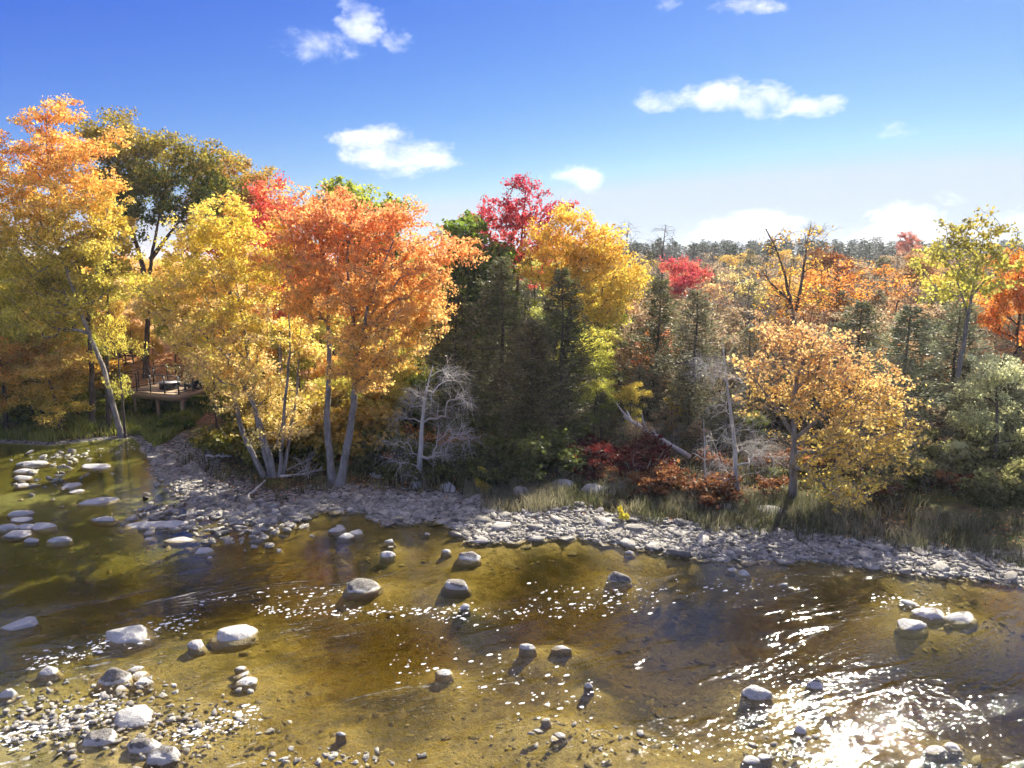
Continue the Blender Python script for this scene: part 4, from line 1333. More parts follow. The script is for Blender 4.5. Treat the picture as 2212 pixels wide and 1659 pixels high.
# the mixed wood that fills the slope and the bank
MARKS = [(90, 'the golden maple'), (220, 'the leaning trunk'), (330, 'the green oak'), (440, 'the deck'), (560, 'the pale yellow clump'), (650, 'the scarlet maple'), (790, 'the orange maple'), (930, 'the dead tree'),
         (1060, 'the tall cedar'), (1160, 'the crimson maple'), (1280, 'the yellow oak'), (1400, 'the red sapling'), (1500, 'the olive juniper'), (1590, 'the dead conifer'), (1710, 'the leafless oak'), (1820, 'the golden oak'),
         (1930, 'the grey green cedar'), (2080, 'the poplar'), (2190, 'the silvery tree')]


def mark(px):
    return min(MARKS, key=lambda m: abs(m[0] - px))[1]


def deep(Y):
    return 'close behind' if Y < 42 else ('behind' if Y < 54 else ('deep in the wood behind' if Y < 72 else 'high on the slope beyond'))


KIND = {'orange': ('oak_tree', 'orange brown oak', SPARSE + BROAD[:1], (.62, .34, .13), (.74, .45, .20)),
        'tan': ('oak_tree', 'tan half bare oak', SPARSE, (.44, .31, .17), (.56, .42, .25)),
        'yellow': ('maple_tree', 'soft yellow maple', BROAD, YEL, (.80, .55, .14)),
        'gold': ('maple_tree', 'amber gold maple', BROAD, GOLD, (.85, .45, .09)),
        'ygreen': ('maple_tree', 'yellow green maple', BROAD, GRNY, YGR),
        'green': ('oak_tree', 'dark green oak', BROAD, DGRN, GRN),
        'cedar': ('cedar_tree', 'olive green cedar', CONE, (.17, .175, .08), (.31, .30, .16)),
        'bare': ('bare_tree', 'leafless grey twiggy tree', BARE, TAN, TAN),
        'dark': ('cedar_tree', 'dark shaded cedar', CONE, (.10, .10, .04), (.20, .19, .08))}
LEFT = (['yellow', 'gold', 'ygreen', 'yellow'], ['gold', 'ygreen', 'orange', 'gold'], ['green', 'dark', 'ygreen', 'dark'])
RIGHT = ['tan', 'bare', 'cedar', 'orange', 'bare', 'tan', 'yellow', 'cedar', 'bare', 'tan']


def fill(Y, n, x0, x1, top, spread_, kinds, fat=1.0):
    for i in range(n):
        px = x0 + (x1 - x0) * (i + rng.uniform(.1, .9)) / n
        yy = Y * rng.uniform(.965, 1.035)
        kk = kinds or (LEFT[0] if px < 480 else (LEFT[1] if px < 900 else LEFT[2]))
        nm, desc, pr, ca, cb = KIND[kk[int(rng.integers(len(kk)))]]
        X = on_y(px, 700, yy)[0]
        H = on_y(px, top + rng.uniform(0, spread_), yy)[2] - gz(X, yy)
        plant(nm, '%s %s %s' % (desc, deep(yy), mark(px)), 'tree', pr[int(rng.integers(len(pr)))], X, yy, H, ca, cb, rng.uniform(0, 6.28), 'trees filling the wood', fat=fat * rng.uniform(.85, 1.2), fol={'cedar_tree': 'foliage', 'bare_tree': 'twigs'}.get(nm, 'crown'))


fill(38.5, 7, 660, 930, 770, 80, None, 1.3)
fill(50, 9, 150, 520, 620, 90, ['ygreen', 'yellow'], .7)
fill(54, 8, 150, 540, 570, 60, ['yellow', 'ygreen', 'gold'], .8)
fill(41, 6, -80, 130, 700, 60, None, 1.2)
fill(42, 12, 520, 1330, 680, 80, None, 1.2)
fill(46, 12, 500, 1330, 620, 70, None, 1.1)
fill(47, 5, -100, 150, 620, 70, None, 1.1)
fill(52, 9, 640, 1330, 590, 60, None)
fill(56, 6, -100, 150, 560, 60, None, 1.2)
fill(57, 4, 560, 700, 560, 60, None, 1.2)
fill(63, 18, -100, 1330, 540, 60, None, 1.2)
fill(74, 20, -100, 1330, 535, 40, None, 1.2)
fill(36.5, 9, 960, 1330, 830, 70, ['dark'], 1.5)
fill(34.5, 8, 1330, 1640, 830, 90, ['cedar', 'dark', 'tan'], 1.4)
fill(36, 9, 1780, 2300, 790, 90, ['cedar', 'cedar', 'tan'], 1.4)
fill(39, 14, 1330, 2330, 720, 80, ['cedar', 'cedar', 'tan', 'orange'], 1.2)
fill(47, 16, 1330, 2330, 600, 60, ['bare', 'tan', 'bare', 'orange'], 1.3)
fill(58, 18, 1330, 2330, 555, 50, ['bare', 'tan', 'tan', 'cedar'], 1.3)
fill(38, 12, 1330, 2330, 740, 70, ['bare', 'cedar', 'tan'], 1.3)
fill(33, 5, 1380, 1560, 880, 70, ['tan', 'bare', 'cedar'], 1.5)
fill(32.8, 5, 1900, 2080, 860, 70, ['cedar', 'bare', 'tan'], 1.5)
fill(41, 16, 1330, 2330, 690, 80, ['bare', 'tan', 'cedar', 'orange'], 1.2)
fill(45.5, 16, 1330, 2330, 620, 80, ['bare', 'tan', 'orange', 'cedar'], 1.2)
fill(51, 16, 1330, 2330, 580, 60, ['bare', 'tan', 'orange', 'cedar'], 1.2)
fill(43, 14, 1330, 2330, 650, 80, RIGHT, 1.1)
fill(48, 15, 1330, 2330, 600, 80, RIGHT)
fill(54, 16, 1330, 2330, 565, 60, RIGHT)
fill(62, 18, 1330, 2330, 545, 50, RIGHT)
fill(72, 20, 1330, 2330, 536, 45, RIGHT)
fill(86, 24, 1330, 2330, 532, 40, RIGHT)
fill(104, 26, 1330, 2330, 530, 30, RIGHT)
# conifers and oaks on the far ridge
for i in range(250):
    yy = rng.uniform(130, 230)
    px = 1290 + 1040 * ((i * .618) % 1) + rng.normal(0, 14)
    X = on_y(px, 700, yy)[0]
    top = 528 - 16 * rng.random() ** 2 + (yy < 160) * 6
    H = on_y(px, top, yy)[2] - gz(X, yy)
    plant('spruce_tree', 'dark blue green spruce in the line along the far ridge', 'tree', FARC[rng.integers(3)], X, yy, H, (.07, .095, .07), (.13, .155, .10), rng.uniform(0, 6.28), 'spruces on the far ridge', fol='foliage', fat=rng.uniform(1.0, 1.9))
for i in range(60):
    yy = rng.uniform(115, 165)
    px = rng.uniform(1290, 2330)
    X = on_y(px, 700, yy)[0]
    H = on_y(px, rng.uniform(548, 580), yy)[2] - gz(X, yy)
    ca, cb = [((.50, .24, .09), (.62, .33, .13)), ((.36, .24, .12), (.45, .32, .15))][i % 2]
    plant('oak_tree', ['faded orange oak on the distant hillside', 'faded tan oak on the distant hillside'][i % 2], 'tree', FARB[rng.integers(3)], X, yy, H, ca, cb, rng.uniform(0, 6.28), ['faded orange oaks on the distant hillside', 'faded tan oaks on the distant hillside'][i % 2])

# understorey shrubs
def shrubs(spec, n, x0, x1, y0, y1, hmin, hmax, protos):
    nm, lab, grp, ca, cb = spec
    for _ in range(n):
        sx_ = rng.uniform(x0, x1)
        p = site(sx_, rng.uniform(y0, y1))
        plant(nm, '%s %s %s' % (lab, ['low beside', 'low in front of'][int(rng.integers(2))], mark(sx_)), 'shrub', protos[rng.integers(len(protos))], p[0], p[1], rng.uniform(hmin, hmax), ca, cb, rng.uniform(0, 6.28), grp, unit=1.2, fat=rng.uniform(.9, 1.3), sink=.03, fol='leaves')


shrubs(('shrub', 'dark red shrub', 'dark red shrubs below the cedars', (.075, .014, .013), (.13, .019, .017)), 24, 1180, 1460, 985, 1040, .7, 1.3, SHRUB)
shrubs(('shrub', 'dim green shrub', 'dim green shrubs behind the stony shore', (.05, .07, .018), (.13, .15, .035)), 40, 760, 1240, 960, 1045, .8, 1.9, SHRUB)
shrubs(('shrub', 'russet brown shrub', 'russet shrubs at the edge of the wood', (.14, .06, .025), (.30, .13, .05)), 34, 1300, 2212, 1010, 1085, .6, 1.3, THIN_SHRUB)
shrubs(('shrub', 'olive green shrub', 'olive shrubs by the silvery trees', (.16, .16, .05), (.34, .33, .12)), 26, 1880, 2260, 990, 1090, .7, 1.6, SHRUB)
shrubs(('shrub', 'golden green shrub', 'golden green shrubs among the grey stems', (.20, .21, .03), (.50, .36, .07)), 40, 470, 880, 880, 1005, .9, 2.3, SHRUB)
shrubs(('shrub', 'copper leaved shrub', 'copper shrubs in the shade of the maples', (.24, .11, .03), (.45, .22, .06)), 22, 640, 1000, 930, 1010, .8, 1.8, THIN_SHRUB)
shrubs(('shrub', 'lush green shrub', 'green shrubs below the deck', (.10, .17, .02), (.30, .32, .04)), 22, 0, 440, 860, 935, .5, 1.2, SHRUB)
shrubs(('shrub', 'golden shrub', 'golden shrubs on the slope beside the deck', YGR, (.62, .38, .06)), 22, 0, 250, 780, 870, .8, 1.8, SHRUB)
p = site(1046, 1062)
plant('sapling', 'small bright yellow sapling at the edge of the shore stones', 'shrub', SHRUB[0], p[0], p[1], .95, YEL, (.75, .60, .06), 0, unit=1.2, fat=.55, fol='leaves')
p = site(1344, 1130)
plant('sapling', 'tiny lime yellow sapling in the shore grass', 'shrub', SHRUB[1], p[0], p[1], .6, YGR, (.75, .62, .06), 0, unit=1.2, fat=.45, fol='leaves')

# ------------------------------------------------------------------ shore stones
def slab_arrays(rng, k=7, thick=0.3, irregular=0.28, inset=0.82, asp=0.72):
    """an angular limestone slab of unit width: irregular outline, undercut foot, chamfered top"""
    a = (np.arange(k) + rng.uniform(-.32, .32, k)) * 2 * math.pi / k
    r = 0.5 * (1 - irregular * rng.random(k))
    o = np.stack([np.cos(a) * r, np.sin(a) * r * asp], -1)
    tilt = rng.normal(0, 0.12, 2)
    rings = []
    for (s, z) in ((.80, -thick * .8), (1.0, -thick * .1), (.985, thick * .30), (inset, thick * .45)):
        q = o * s + rng.normal(0, .012, (k, 2))
        rings.append(np.column_stack([q, z + (q @ tilt) * (z > 0) + rng.normal(0, .015, k)]))
    top = np.array([[0, 0, thick * .48 + rng.normal(0, .02)]])
    V = np.vstack(rings + [top])
    j = np.arange(k)
    Q = np.vstack([np.stack([i * k + j, i * k + (j + 1) % k, (i + 1) * k + (j + 1) % k, (i + 1) * k + j], -1) for i in range(3)])
    T = np.stack([3 * k + j, 3 * k + (j + 1) % k, np.full(k, 4 * k)], -1)
    return V, Q, T


srng = np.random.default_rng(200)
SLABS = []
for i in range(16):
    V, Q, T = slab_arrays(srng, int(srng.integers(4, 7)), srng.uniform(.10, .24), .42, .94, srng.uniform(.6, .9))
    SLABS.append(mesh_np('stone', V, [Q, T], [STONE]))


def bar_width(x):
    base = 2.5 + 1.8 * (fbm(np.asarray(x) * 0.3, np.asarray(x) * 0 + 3.3) - .5)
    wide = np.where(x < -6.5, 1.5, np.where(x > 10, base - .9, base - .5))
    return np.where(x < -15.5, .8, wide)


shx = np.array([p[0] for p in SH])


def shore_samples(n, rng):
    """points spread along the shore band with their distance from the water's edge"""
    X = rng.uniform(-21, 24, n * 14)
    Y = rng.uniform(18, 42, n * 14)
    d = shore_dist(X, Y)
    w = bar_width(X)
    ok = (d > -0.30) & (d < w) & (X > -19.5)
    return X[ok][:n], Y[ok][:n], d[ok][:n], w[ok][:n]


placed = []
X, Y, d, w = shore_samples(7000, srng)
size = np.where(d < 1.3, .30 + .85 * srng.random(len(X)) ** 3, .28 + .5 * srng.random(len(X)) ** 3)
size = np.where(X > 6, size * .85, size)
size = np.where(X < -7, size * .62, size)
order = np.argsort(-size * srng.uniform(.6, 1, len(size)))
cells = np.zeros((0, 3))
for i in order:
    if len(placed) >= 300:
        break
    if len(placed) and np.any(np.hypot(cells[:, 0] - X[i], cells[:, 1] - Y[i]) < .40 * (cells[:, 2] + size[i])):
        continue
    placed.append(i)
    cells = np.vstack([cells, [X[i], Y[i], size[i]]])
for i in placed[:175]:
    o = obj('stone', SLABS[int(srng.integers(16))], ground, (X[i], Y[i], gz(X[i], Y[i]) + .045 * size[i]),
            (srng.normal(0, .09), srng.normal(0, .09), srng.uniform(0, 6.28)), (size[i], size[i] * srng.uniform(.8, 1.05), size[i] * srng.uniform(.55, 1.0)))


def rubble(name, n, X, Y, size, rng, zoff=.02, kmin=5, kmax=7, material_=STONE, zs=None):
    Vs, F3, F4, at, c = [], [], [], [], 0
    Z = height(X, Y) if zs is None else zs
    protos = [slab_arrays(rng, int(rng.integers(kmin, kmax)), rng.uniform(.18, .45), .45, .9, rng.uniform(.5, .95)) for _ in range(24)]
    for i in range(len(X)):
        V, Q, T = protos[int(rng.integers(24))]
        a = rng.uniform(0, 6.28)
        M = np.array(Matrix.Rotation(a, 3, 'Z') @ Matrix.Rotation(rng.normal(0, .25), 3, 'X') @ Matrix.Rotation(rng.normal(0, .25), 3, 'Y'))
        Vs.append((V * size[i]) @ M.T + np.array([X[i], Y[i], Z[i] + zoff * size[i]]))
        F4.append(Q[len(Q) // 3:] + c)
        F3.append(T + c)
        at.append(np.tile([rng.random(), 0, 0], (len(V), 1)))
        c += len(V)
    return mesh_np(name, np.vstack(Vs), [np.vstack(F4), np.vstack(F3)], [material_], {'leafvar': np.vstack(at)})


more_ = [(X[i], Y[i], size[i]) for i in placed[175:]]
X, Y, d, w = shore_samples(16000, srng)
keep = srng.random(len(X)) < np.where(d > w - .8, .5, 1.0)
X, Y = X[keep], Y[keep]
rs_ = srng.uniform(.08, .34, len(X))
X, Y, rs_ = (np.concatenate([v, np.array([m[k] for m in more_])]) for k, v in enumerate((X, Y, rs_)))
tag(obj('stone_rubble', rubble('stone_rubble', 0, X, Y, rs_, srng, .06, 4, 7), ground), kind='stuff')
# cobbles on the river bed, seen through the water
X = srng.uniform(-22, 20, 9000)
Y = srng.uniform(11, 34, 9000)
d = shore_dist(X, Y)
hb = height(X, Y)
ok = (d < -.2) & (srng.random(9000) < .1 + .9 * sstep(fbm(X * .22, Y * .22), .42, .6)) & (np.abs(X) < Y * .78 + 2)
X, Y = X[ok], Y[ok]
tag(obj('bed_cobbles', rubble('bed_cobbles', 0, X, Y, srng.uniform(.08, .30, len(X)) + .4 * srng.random(len(X)) ** 8, srng, -.1), ground), kind='stuff')
# small stones breaking the surface on the shoals
sp = []
for (cx, cy, sx, sy, n) in SHOAL_PX:
    for _ in range(n):
        q = on_z(cx + srng.normal(0, .5) * sx, cy + srng.normal(0, .5) * sy)
        sp.append(q)
sp = np.array(sp)
ssz = srng.uniform(.09, .34, len(sp)) * np.where(sp[:, 1] < 18, .62, np.where(sp[:, 1] > 24, 1.5, 1.0))
order = np.argsort(-ssz * 20.0 / sp[:, 1])
zr_ = height(sp[:, 0], sp[:, 1])
zz_ = np.maximum(zr_ + .1 * ssz, .02 - .05 * srng.random(len(sp)))
rest = order[125:]
tag(obj('shoal_stones', rubble('shoal_stones', 0, sp[rest, 0], sp[rest, 1], ssz[rest] * 1.2, srng, zs=zz_[rest]), ground), kind='stuff')
for i in order[:125]:
    s_ = ssz[i] * 1.3
    z_ = max(gz(sp[i, 0], sp[i, 1]) + .1 * s_, .02 - .04 * srng.random())
    obj('stone', SLABS[int(srng.integers(16))], ground, (sp[i, 0], sp[i, 1], z_), (srng.normal(0, .12), srng.normal(0, .12), srng.uniform(0, 6.28)), (s_, s_ * .9, s_ * 1.1))

# ------------------------------------------------------------------ boulders standing in the river
def boulder_mesh(rng, w, dpt, h, angular=0.5, sub=3, down=0.0):
    bm = bmesh.new()
    bmesh.ops.create_icosphere(bm, subdivisions=sub, radius=1.0)
    off = Vector(rng.uniform(-50, 50, 3))
    planes = []
    for _ in range(6):
        n = rng.normal(size=3)
        n[2] = abs(n[2]) * .7
        n /= np.linalg.norm(n)
        planes.append((Vector(n), rng.uniform(.6, .88)))
    for v in bm.verts:
        p = v.co.normalized()
        r = 1.0 + .22 * mnoise.noise(p * 1.3 + off) + .10 * mnoise.noise(p * 2.9 + off) + .05 * mnoise.noise(p * 6.5 + off) + .025 * mnoise.noise(p * 13 + off)
        q = p * r
        for n, dd in planes:
            k = q.dot(n) - dd
            if k > 0:
                q = q - n * k * min(1.0, angular + .35)
        if q.z < 0:                                   # the flank goes straight down into the bed
            k = (1 - .1 * q.z) / max(math.hypot(q.x, q.y), .35)
            q = Vector((q.x * lerp(1, k, min(1, -q.z * 3)), q.y * lerp(1, k, min(1, -q.z * 3)), q.z))
        v.co = Vector((q.x * w / 2, q.y * dpt / 2, q.z * (h * .62 if q.z > 0 else max(h * .5, down * 1.15))))
    for f in bm.faces:
        f.smooth = True
    me = bpy.data.meshes.new('boulder')
    bm.to_mesh(me)
    bm.free()
    me.materials.append(BOULDER)
    return me


brng = np.random.default_rng(300)
for (x, y, wpx, hpx, cap, lab) in BOULDERS:
    p = on_z(x, y - .18 * hpx)
    slant = math.sqrt(p[0] ** 2 + p[1] ** 2 + CAM_H ** 2)
    m = slant / 1592.0
    dep = math.atan2(CAM_H, math.hypot(p[0], p[1]))
    w = wpx * m
    dpt = w * brng.uniform(.6, .8)
    if hpx / wpx < .3:
        dpt = min(dpt, hpx * m / math.sin(dep) * .8)
    h = max((hpx * m - dpt * .6 * math.sin(dep)) / math.cos(dep), .2 * min(w, dpt * 1.5)) * 1.05
    c = p + np.array([0, dpt * .32, 0])
    slab = any(k in lab for k in ('slab', 'ledge', 'flat', 'thin', 'wedge', 'block', 'square', 'angular', 'tilted'))
    o = obj('boulder' if w > .5 else 'river_rock', boulder_mesh(brng, w, dpt, h, .75 if slab else .45, 4 if w > .4 else 3, .05 - gz(c[0], c[1])), None, (c[0], c[1], -.02), (brng.normal(0, .06), brng.normal(0, .06), brng.uniform(-.35, .35)))
    tag(o, lab, 'rock', 'rocks standing in the river')
    o['cap'] = float(cap)
# slabs half buried in the shore grass
for (x, y, wpx, hpx, lab) in [(1125, 1066, 40, 18, 'grey block of stone sitting in the grass behind the bar'), (968, 1058, 42, 18, 'leaning grey slab under the cedars'), (1215, 1048, 60, 14, 'pale ledge of rock below the red shrubs'),
                              (1290, 1060, 70, 18, 'long grey ledge in the grass below the red shrubs'), (1330, 1052, 46, 14, 'pale broken ledge end below the fallen log'), (1570, 1098, 46, 12, 'flat pale slab in the grass by the dead conifer'),
                              (1660, 1104, 70, 12, 'flat pale slab in the grass at the foot of the golden oak'), (345 + 480, 1028, 54, 14, 'grey slab on the gravel beside the orange maple'), (1120 + 280, 1068, 50, 14, 'weathered ledge between grass and fallen log')]:
    p = site(x, y)
    m = math.sqrt(p[0] ** 2 + p[1] ** 2 + CAM_H ** 2) / 1592.0
    o = obj('boulder', boulder_mesh(brng, wpx * m, wpx * m * .6, hpx * m * 1.2, .8, 3), None, (p[0], p[1], p[2] + .03), (brng.normal(0, .06), 0, brng.uniform(-.4, .4)))
    tag(o, lab, 'rock', 'slabs behind the shore')
    o['cap'] = -3.0

# white flecks: sun glints modelled as discs on the current, froth over the shoal
frng = np.random.default_rng(600)
fp = []
for (x0, y0, x1, y1, wd, n_) in ((560, 1318, 1000, 1322, 16, 190), (60, 1440, 440, 1330, 18, 230), (950, 1330, 1420, 1300, 22, 150), (420, 1300, 760, 1270, 12, 60), (0, 1600, 260, 1520, 26, 330), (380, 1590, 560, 1540, 26, 150), (1150, 1290, 1700, 1260, 26, 110), (850, 1420, 1300, 1520, 60, 120),
                              (1880, 1290, 2050, 1320, 16, 80), (60, 1000, 300, 960, 10, 110)):
    t_ = frng.random(n_)
    for tt in t_:
        fp.append(on_z(lerp(x0, x1, tt) + frng.normal(0, 8), lerp(y0, y1, tt) + frng.normal(0, .55) * wd, .006))
fp = np.array(fp)
fp = fp[shore_dist(fp[:, 0], fp[:, 1]) < -.1]
nf = len(fp)
ang = np.arange(7) * 2 * math.pi / 7
rad = .009 + .036 * frng.random((nf, 1)) ** 2.5
rad = rad * frng.uniform(.6, 1.3, (nf, 7))
st_ = frng.uniform(1.0, 2.4, (nf, 1))
dirx, diry = math.cos(.35), math.sin(.35)
lx, ly = np.cos(ang) * rad * st_, np.sin(ang) * rad
V = np.stack([fp[:, 0:1] + lx * dirx - ly * diry, fp[:, 1:2] + lx * diry + ly * dirx, np.repeat(fp[:, 2:3], 7, 1)], -1)
top = fp + np.column_stack([0 * fp[:, 0], 0 * fp[:, 0], .012 + 0 * fp[:, 0]])
V = np.concatenate([V, top[:, None, :]], 1).reshape(-1, 3)
bi = np.arange(nf)[:, None, None] * 8
tri = np.stack([np.arange(7), (np.arange(7) + 1) % 7, np.full(7, 7)], -1)[None]
GLINT_FOAM = simple_mat('glint_foam', (.78, .78, .76), .6, 0, .12)
tag(obj('glint_foam_flecks', mesh_np('glint_foam_flecks', V, [(bi + tri).reshape(-1, 3)], [GLINT_FOAM], None, True)), 'white flecks of sun glint and froth modelled on the current', 'glint_foam', kind='stuff')

# ------------------------------------------------------------------ fallen wood
def log(name, label, pts, r0, r1, seed, mat=BARK_DEAD, branches=4, group=None):
    rng_ = np.random.default_rng(seed)
    pts = np.array(pts)
    base = pts[0].copy()
    q = pts - base
    u = np.linspace(0, 1, 9)
    L = np.linspace(0, 1, len(q))
    P = np.stack([np.interp(u, L, q[:, i]) for i in range(3)], -1)
    P[1:-1] += rng_.normal(0, .03, (7, 3))
    mb = MB().tube(P, np.linspace(r0, r1, 9), 8)
    for _ in range(branches):
        k = int(rng_.integers(3, 8))
        v = rng_.normal(0, .5, 3) + np.array([0, 0, .6]) + (P[-1] - P[0]) / np.linalg.norm(P[-1] - P[0]) * .5
        l = rng_.uniform(.4, 1.1)
        mb.tube([P[k], P[k] + v * l * .5 + rng_.normal(0, .05, 3), P[k] + v * l + rng_.normal(0, .15, 3)], [r1 * .8 + .01, r1 * .5 + .006, .005], 5)
    o = obj(name, mb.mesh(name, mat, True), None, base)
    return tag(o, label, 'log', group)


def gpt(x, y, up=0.0):
    p = site(x, y)
    p[2] += up
    return p


a, b_ = gpt(1490, 1000, .25), gpt(1345, 985, 1.9)
log('fallen_log', 'grey fallen trunk slanting out of the wood above the red shrubs', [a, lerp(a, b_, .5), b_], .13, .07, 1, branches=6)
log('driftwood', 'pale driftwood stick propped on the gravel below the grey stems', [gpt(530, 1082, .03), gpt(574, 1050, .25)], .05, .035, 2, branches=0)
log('driftwood', 'long crooked driftwood limb lying between the grey stems and the orange maple', [gpt(606, 1036, .12), gpt(650, 1034, .18), gpt(700, 1026, .25)], .06, .04, 3, branches=2)
log('driftwood', 'bare grey branch stranded on the grass edge left of the grey stems', [gpt(445, 990, .1), gpt(500, 992, .15)], .06, .04, 4, branches=2)
log('driftwood', 'broken branch leaning on the bank behind the driftwood limb', [gpt(620, 1022, .1), gpt(690, 1005, .5)], .045, .02, 5, branches=3)
for i, (x, y) in enumerate([(668, 1035), (660, 1030), (1385, 1040), (1405, 1045)]):
    p = gpt(x, y)
    rr = np.random.default_rng(400 + i)
    mb = MB()
    for _ in range(9):
        v = rr.normal(0, .45, 3) + np.array([0, 0, .9])
        mb.tube([[0, 0, -.05], v * .4, v * .9 + rr.normal(0, .15, 3)], [.022, .014, .005], 4, False)
        w_ = v * .9
        mb.tube([v * .4, v * .6 + rr.normal(0, .2, 3), v * .7 + rr.normal(0, .4, 3)], [.01, .007, .003], 3, False)
    o = obj('dead_shrub', mb.mesh('dead_shrub', BARK_DEAD, True), None, p)
    tag(o, ['grey leafless shrub by the driftwood limb', 'second grey leafless shrub behind the driftwood limb', 'tangled grey dead shrub below the fallen trunk', 'low tangled dead brush right under the fallen trunk'][i], 'shrub', 'dead grey shrubs')

# ------------------------------------------------------------------ grass, litter
GRASS = leaf_material('grass_blade', 0.04, 0.4)


def grass(name, label, X, Y, hmin, hmax, ca, cb, wid=.03, seed=9):
    rg = np.random.default_rng(seed)
    n = len(X)
    base = np.column_stack([X, Y, height(X, Y) - .02])
    cl_ = fbm(X * 1.1, Y * 1.1, 3)
    h = rg.uniform(hmin, hmax, n) * (.45 + 1.1 * cl_)
    a = rg.uniform(0, 6.28, n)
    s = np.column_stack([np.cos(a), np.sin(a), 0 * a])
    ln = rg.normal(0, .22, (n, 2))
    w = wid * rg.uniform(.6, 1.3, n)[:, None]
    mid = base + np.column_stack([ln * .35 * h[:, None], h * .55])
    tip = base + np.column_stack([ln * 1.3 * h[:, None], h])
    V = np.stack([base - s * w, base + s * w, mid + s * w * .7, mid - s * w * .7, tip], 1).reshape(-1, 3)
    i = np.arange(n)[:, None] * 5
    at = np.column_stack([rg.random(n), np.clip(cl_ * 1.6 - .3 + rg.normal(0, .1, n), 0, 1), fbm(X * .35 + 9, Y * .35, 3)])
    me = mesh_np(name, V, [i + np.array([[0, 1, 2, 3]]), i + np.array([[3, 2, 4]])], [GRASS], {'leafvar': np.repeat(at, 5, axis=0)})
    o = obj(name, me)
    colours(o, ca, cb)
    return tag(o, label, 'grass', kind='stuff')


grng = np.random.default_rng(500)
X = grng.uniform(-2, 26, 150000)
Y = grng.uniform(20, 36, 150000)
d = shore_dist(X, Y)
w = bar_width(X)
k = fbm(X * .8, Y * .8)
ok = (d > w - .3 + 1.2 * (k - .5)) & (d < w + 3.2 + 2 * (k - .5)) & (grng.random(len(X)) < sstep(fbm(X * .5 + 4, Y * .5), .38, .62))
grass('shore_grass', 'tall dry grass belt behind the stony shore', X[ok], Y[ok], .14, .52, (.10, .11, .045), (.33, .29, .18), .013)
X = grng.uniform(-45, -13, 150000)
Y = grng.uniform(30, 46, 150000)
d = shore_dist(X, Y)
ok = (d > np.where(X > -18.5, 4.5, .35)) & (d < 9) & (grng.random(len(X)) < sstep(fbm(X * .4 + 4, Y * .4), .2, .45))
grass('bank_grass', 'lush green grass on the bank below the deck', X[ok], Y[ok], .25, .65, (.12, .20, .02), (.32, .33, .05), .028, 10)
X = grng.uniform(-17, 25, 60000)
Y = grng.uniform(22, 44, 60000)
d = shore_dist(X, Y)
w = bar_width(X)
ok = (d > w) & (d < w + 8) & (grng.random(len(X)) < .5 * sstep(fbm(X * .6 + 14, Y * .6), .35, .6))
grass('undergrowth', 'patchy weeds under the trees', X[ok], Y[ok], .2, .5, (.07, .08, .025), (.20, .17, .06), .03, 11)
# fallen leaves
n = 26000
X = np.concatenate([grng.uniform(-45, -8, n), grng.uniform(-14, 26, 9000)])
Y = np.concatenate([grng.uniform(38, 62, n), grng.uniform(22, 42, 9000)])
d = shore_dist(X, Y)
ok = d > np.where(np.arange(len(d)) % 3 == 0, .4, 2.0)
X, Y = X[ok], Y[ok]
n = len(X)
base = np.column_stack([X, Y, height(X, Y) + .015])
a = grng.uniform(0, 6.28, n)
ax = np.column_stack([np.cos(a), np.sin(a), grng.normal(0, .3, n)])
bx = np.column_stack([-np.sin(a), np.cos(a), grng.normal(0, .3, n)])
L = grng.uniform(.06, .14, n)[:, None]
V = np.stack([base, base + .5 * L * ax + .4 * L * bx + [0, 0, .02], base + L * ax, base + .5 * L * ax - .4 * L * bx], 1).reshape(-1, 3)
at = np.column_stack([grng.random(n), grng.random(n), grng.random(n)])
o = obj('fallen_leaves', mesh_np('fallen_leaves', V, [np.arange(4 * n).reshape(-1, 4)], [LEAF], {'leafvar': np.repeat(at, 4, axis=0)}))
colours(o, (.50, .22, .08), (.75, .42, .18))
tag(o, 'fallen orange leaves scattered over the clearing and the wood floor', 'leaves', kind='stuff')

# ------------------------------------------------------------------ deck with railing and chairs
FLOOR = 2.03
c0 = on_z(386, 853, FLOOR)
fd = np.array([-.95, .31, 0])
sd = np.array([.31, .95, 0])
DW, DD = 4.1, 3.6
yaw = math.atan2(-fd[1], -fd[0])
deck = root_empty('deck', (c0[0], c0[1], gz(c0[0], c0[1])), 'raised wooden deck with black railing above the grassy bank', 'deck')
RZ = Matrix.Rotation(yaw, 4, 'Z')


def dpos(u, v, z):
    """u: along the front edge from its right corner, v: back from the water, z: above the floor"""
    q = fd * u + sd * v
    return (q[0], q[1], z + FLOOR - deck.location.z)


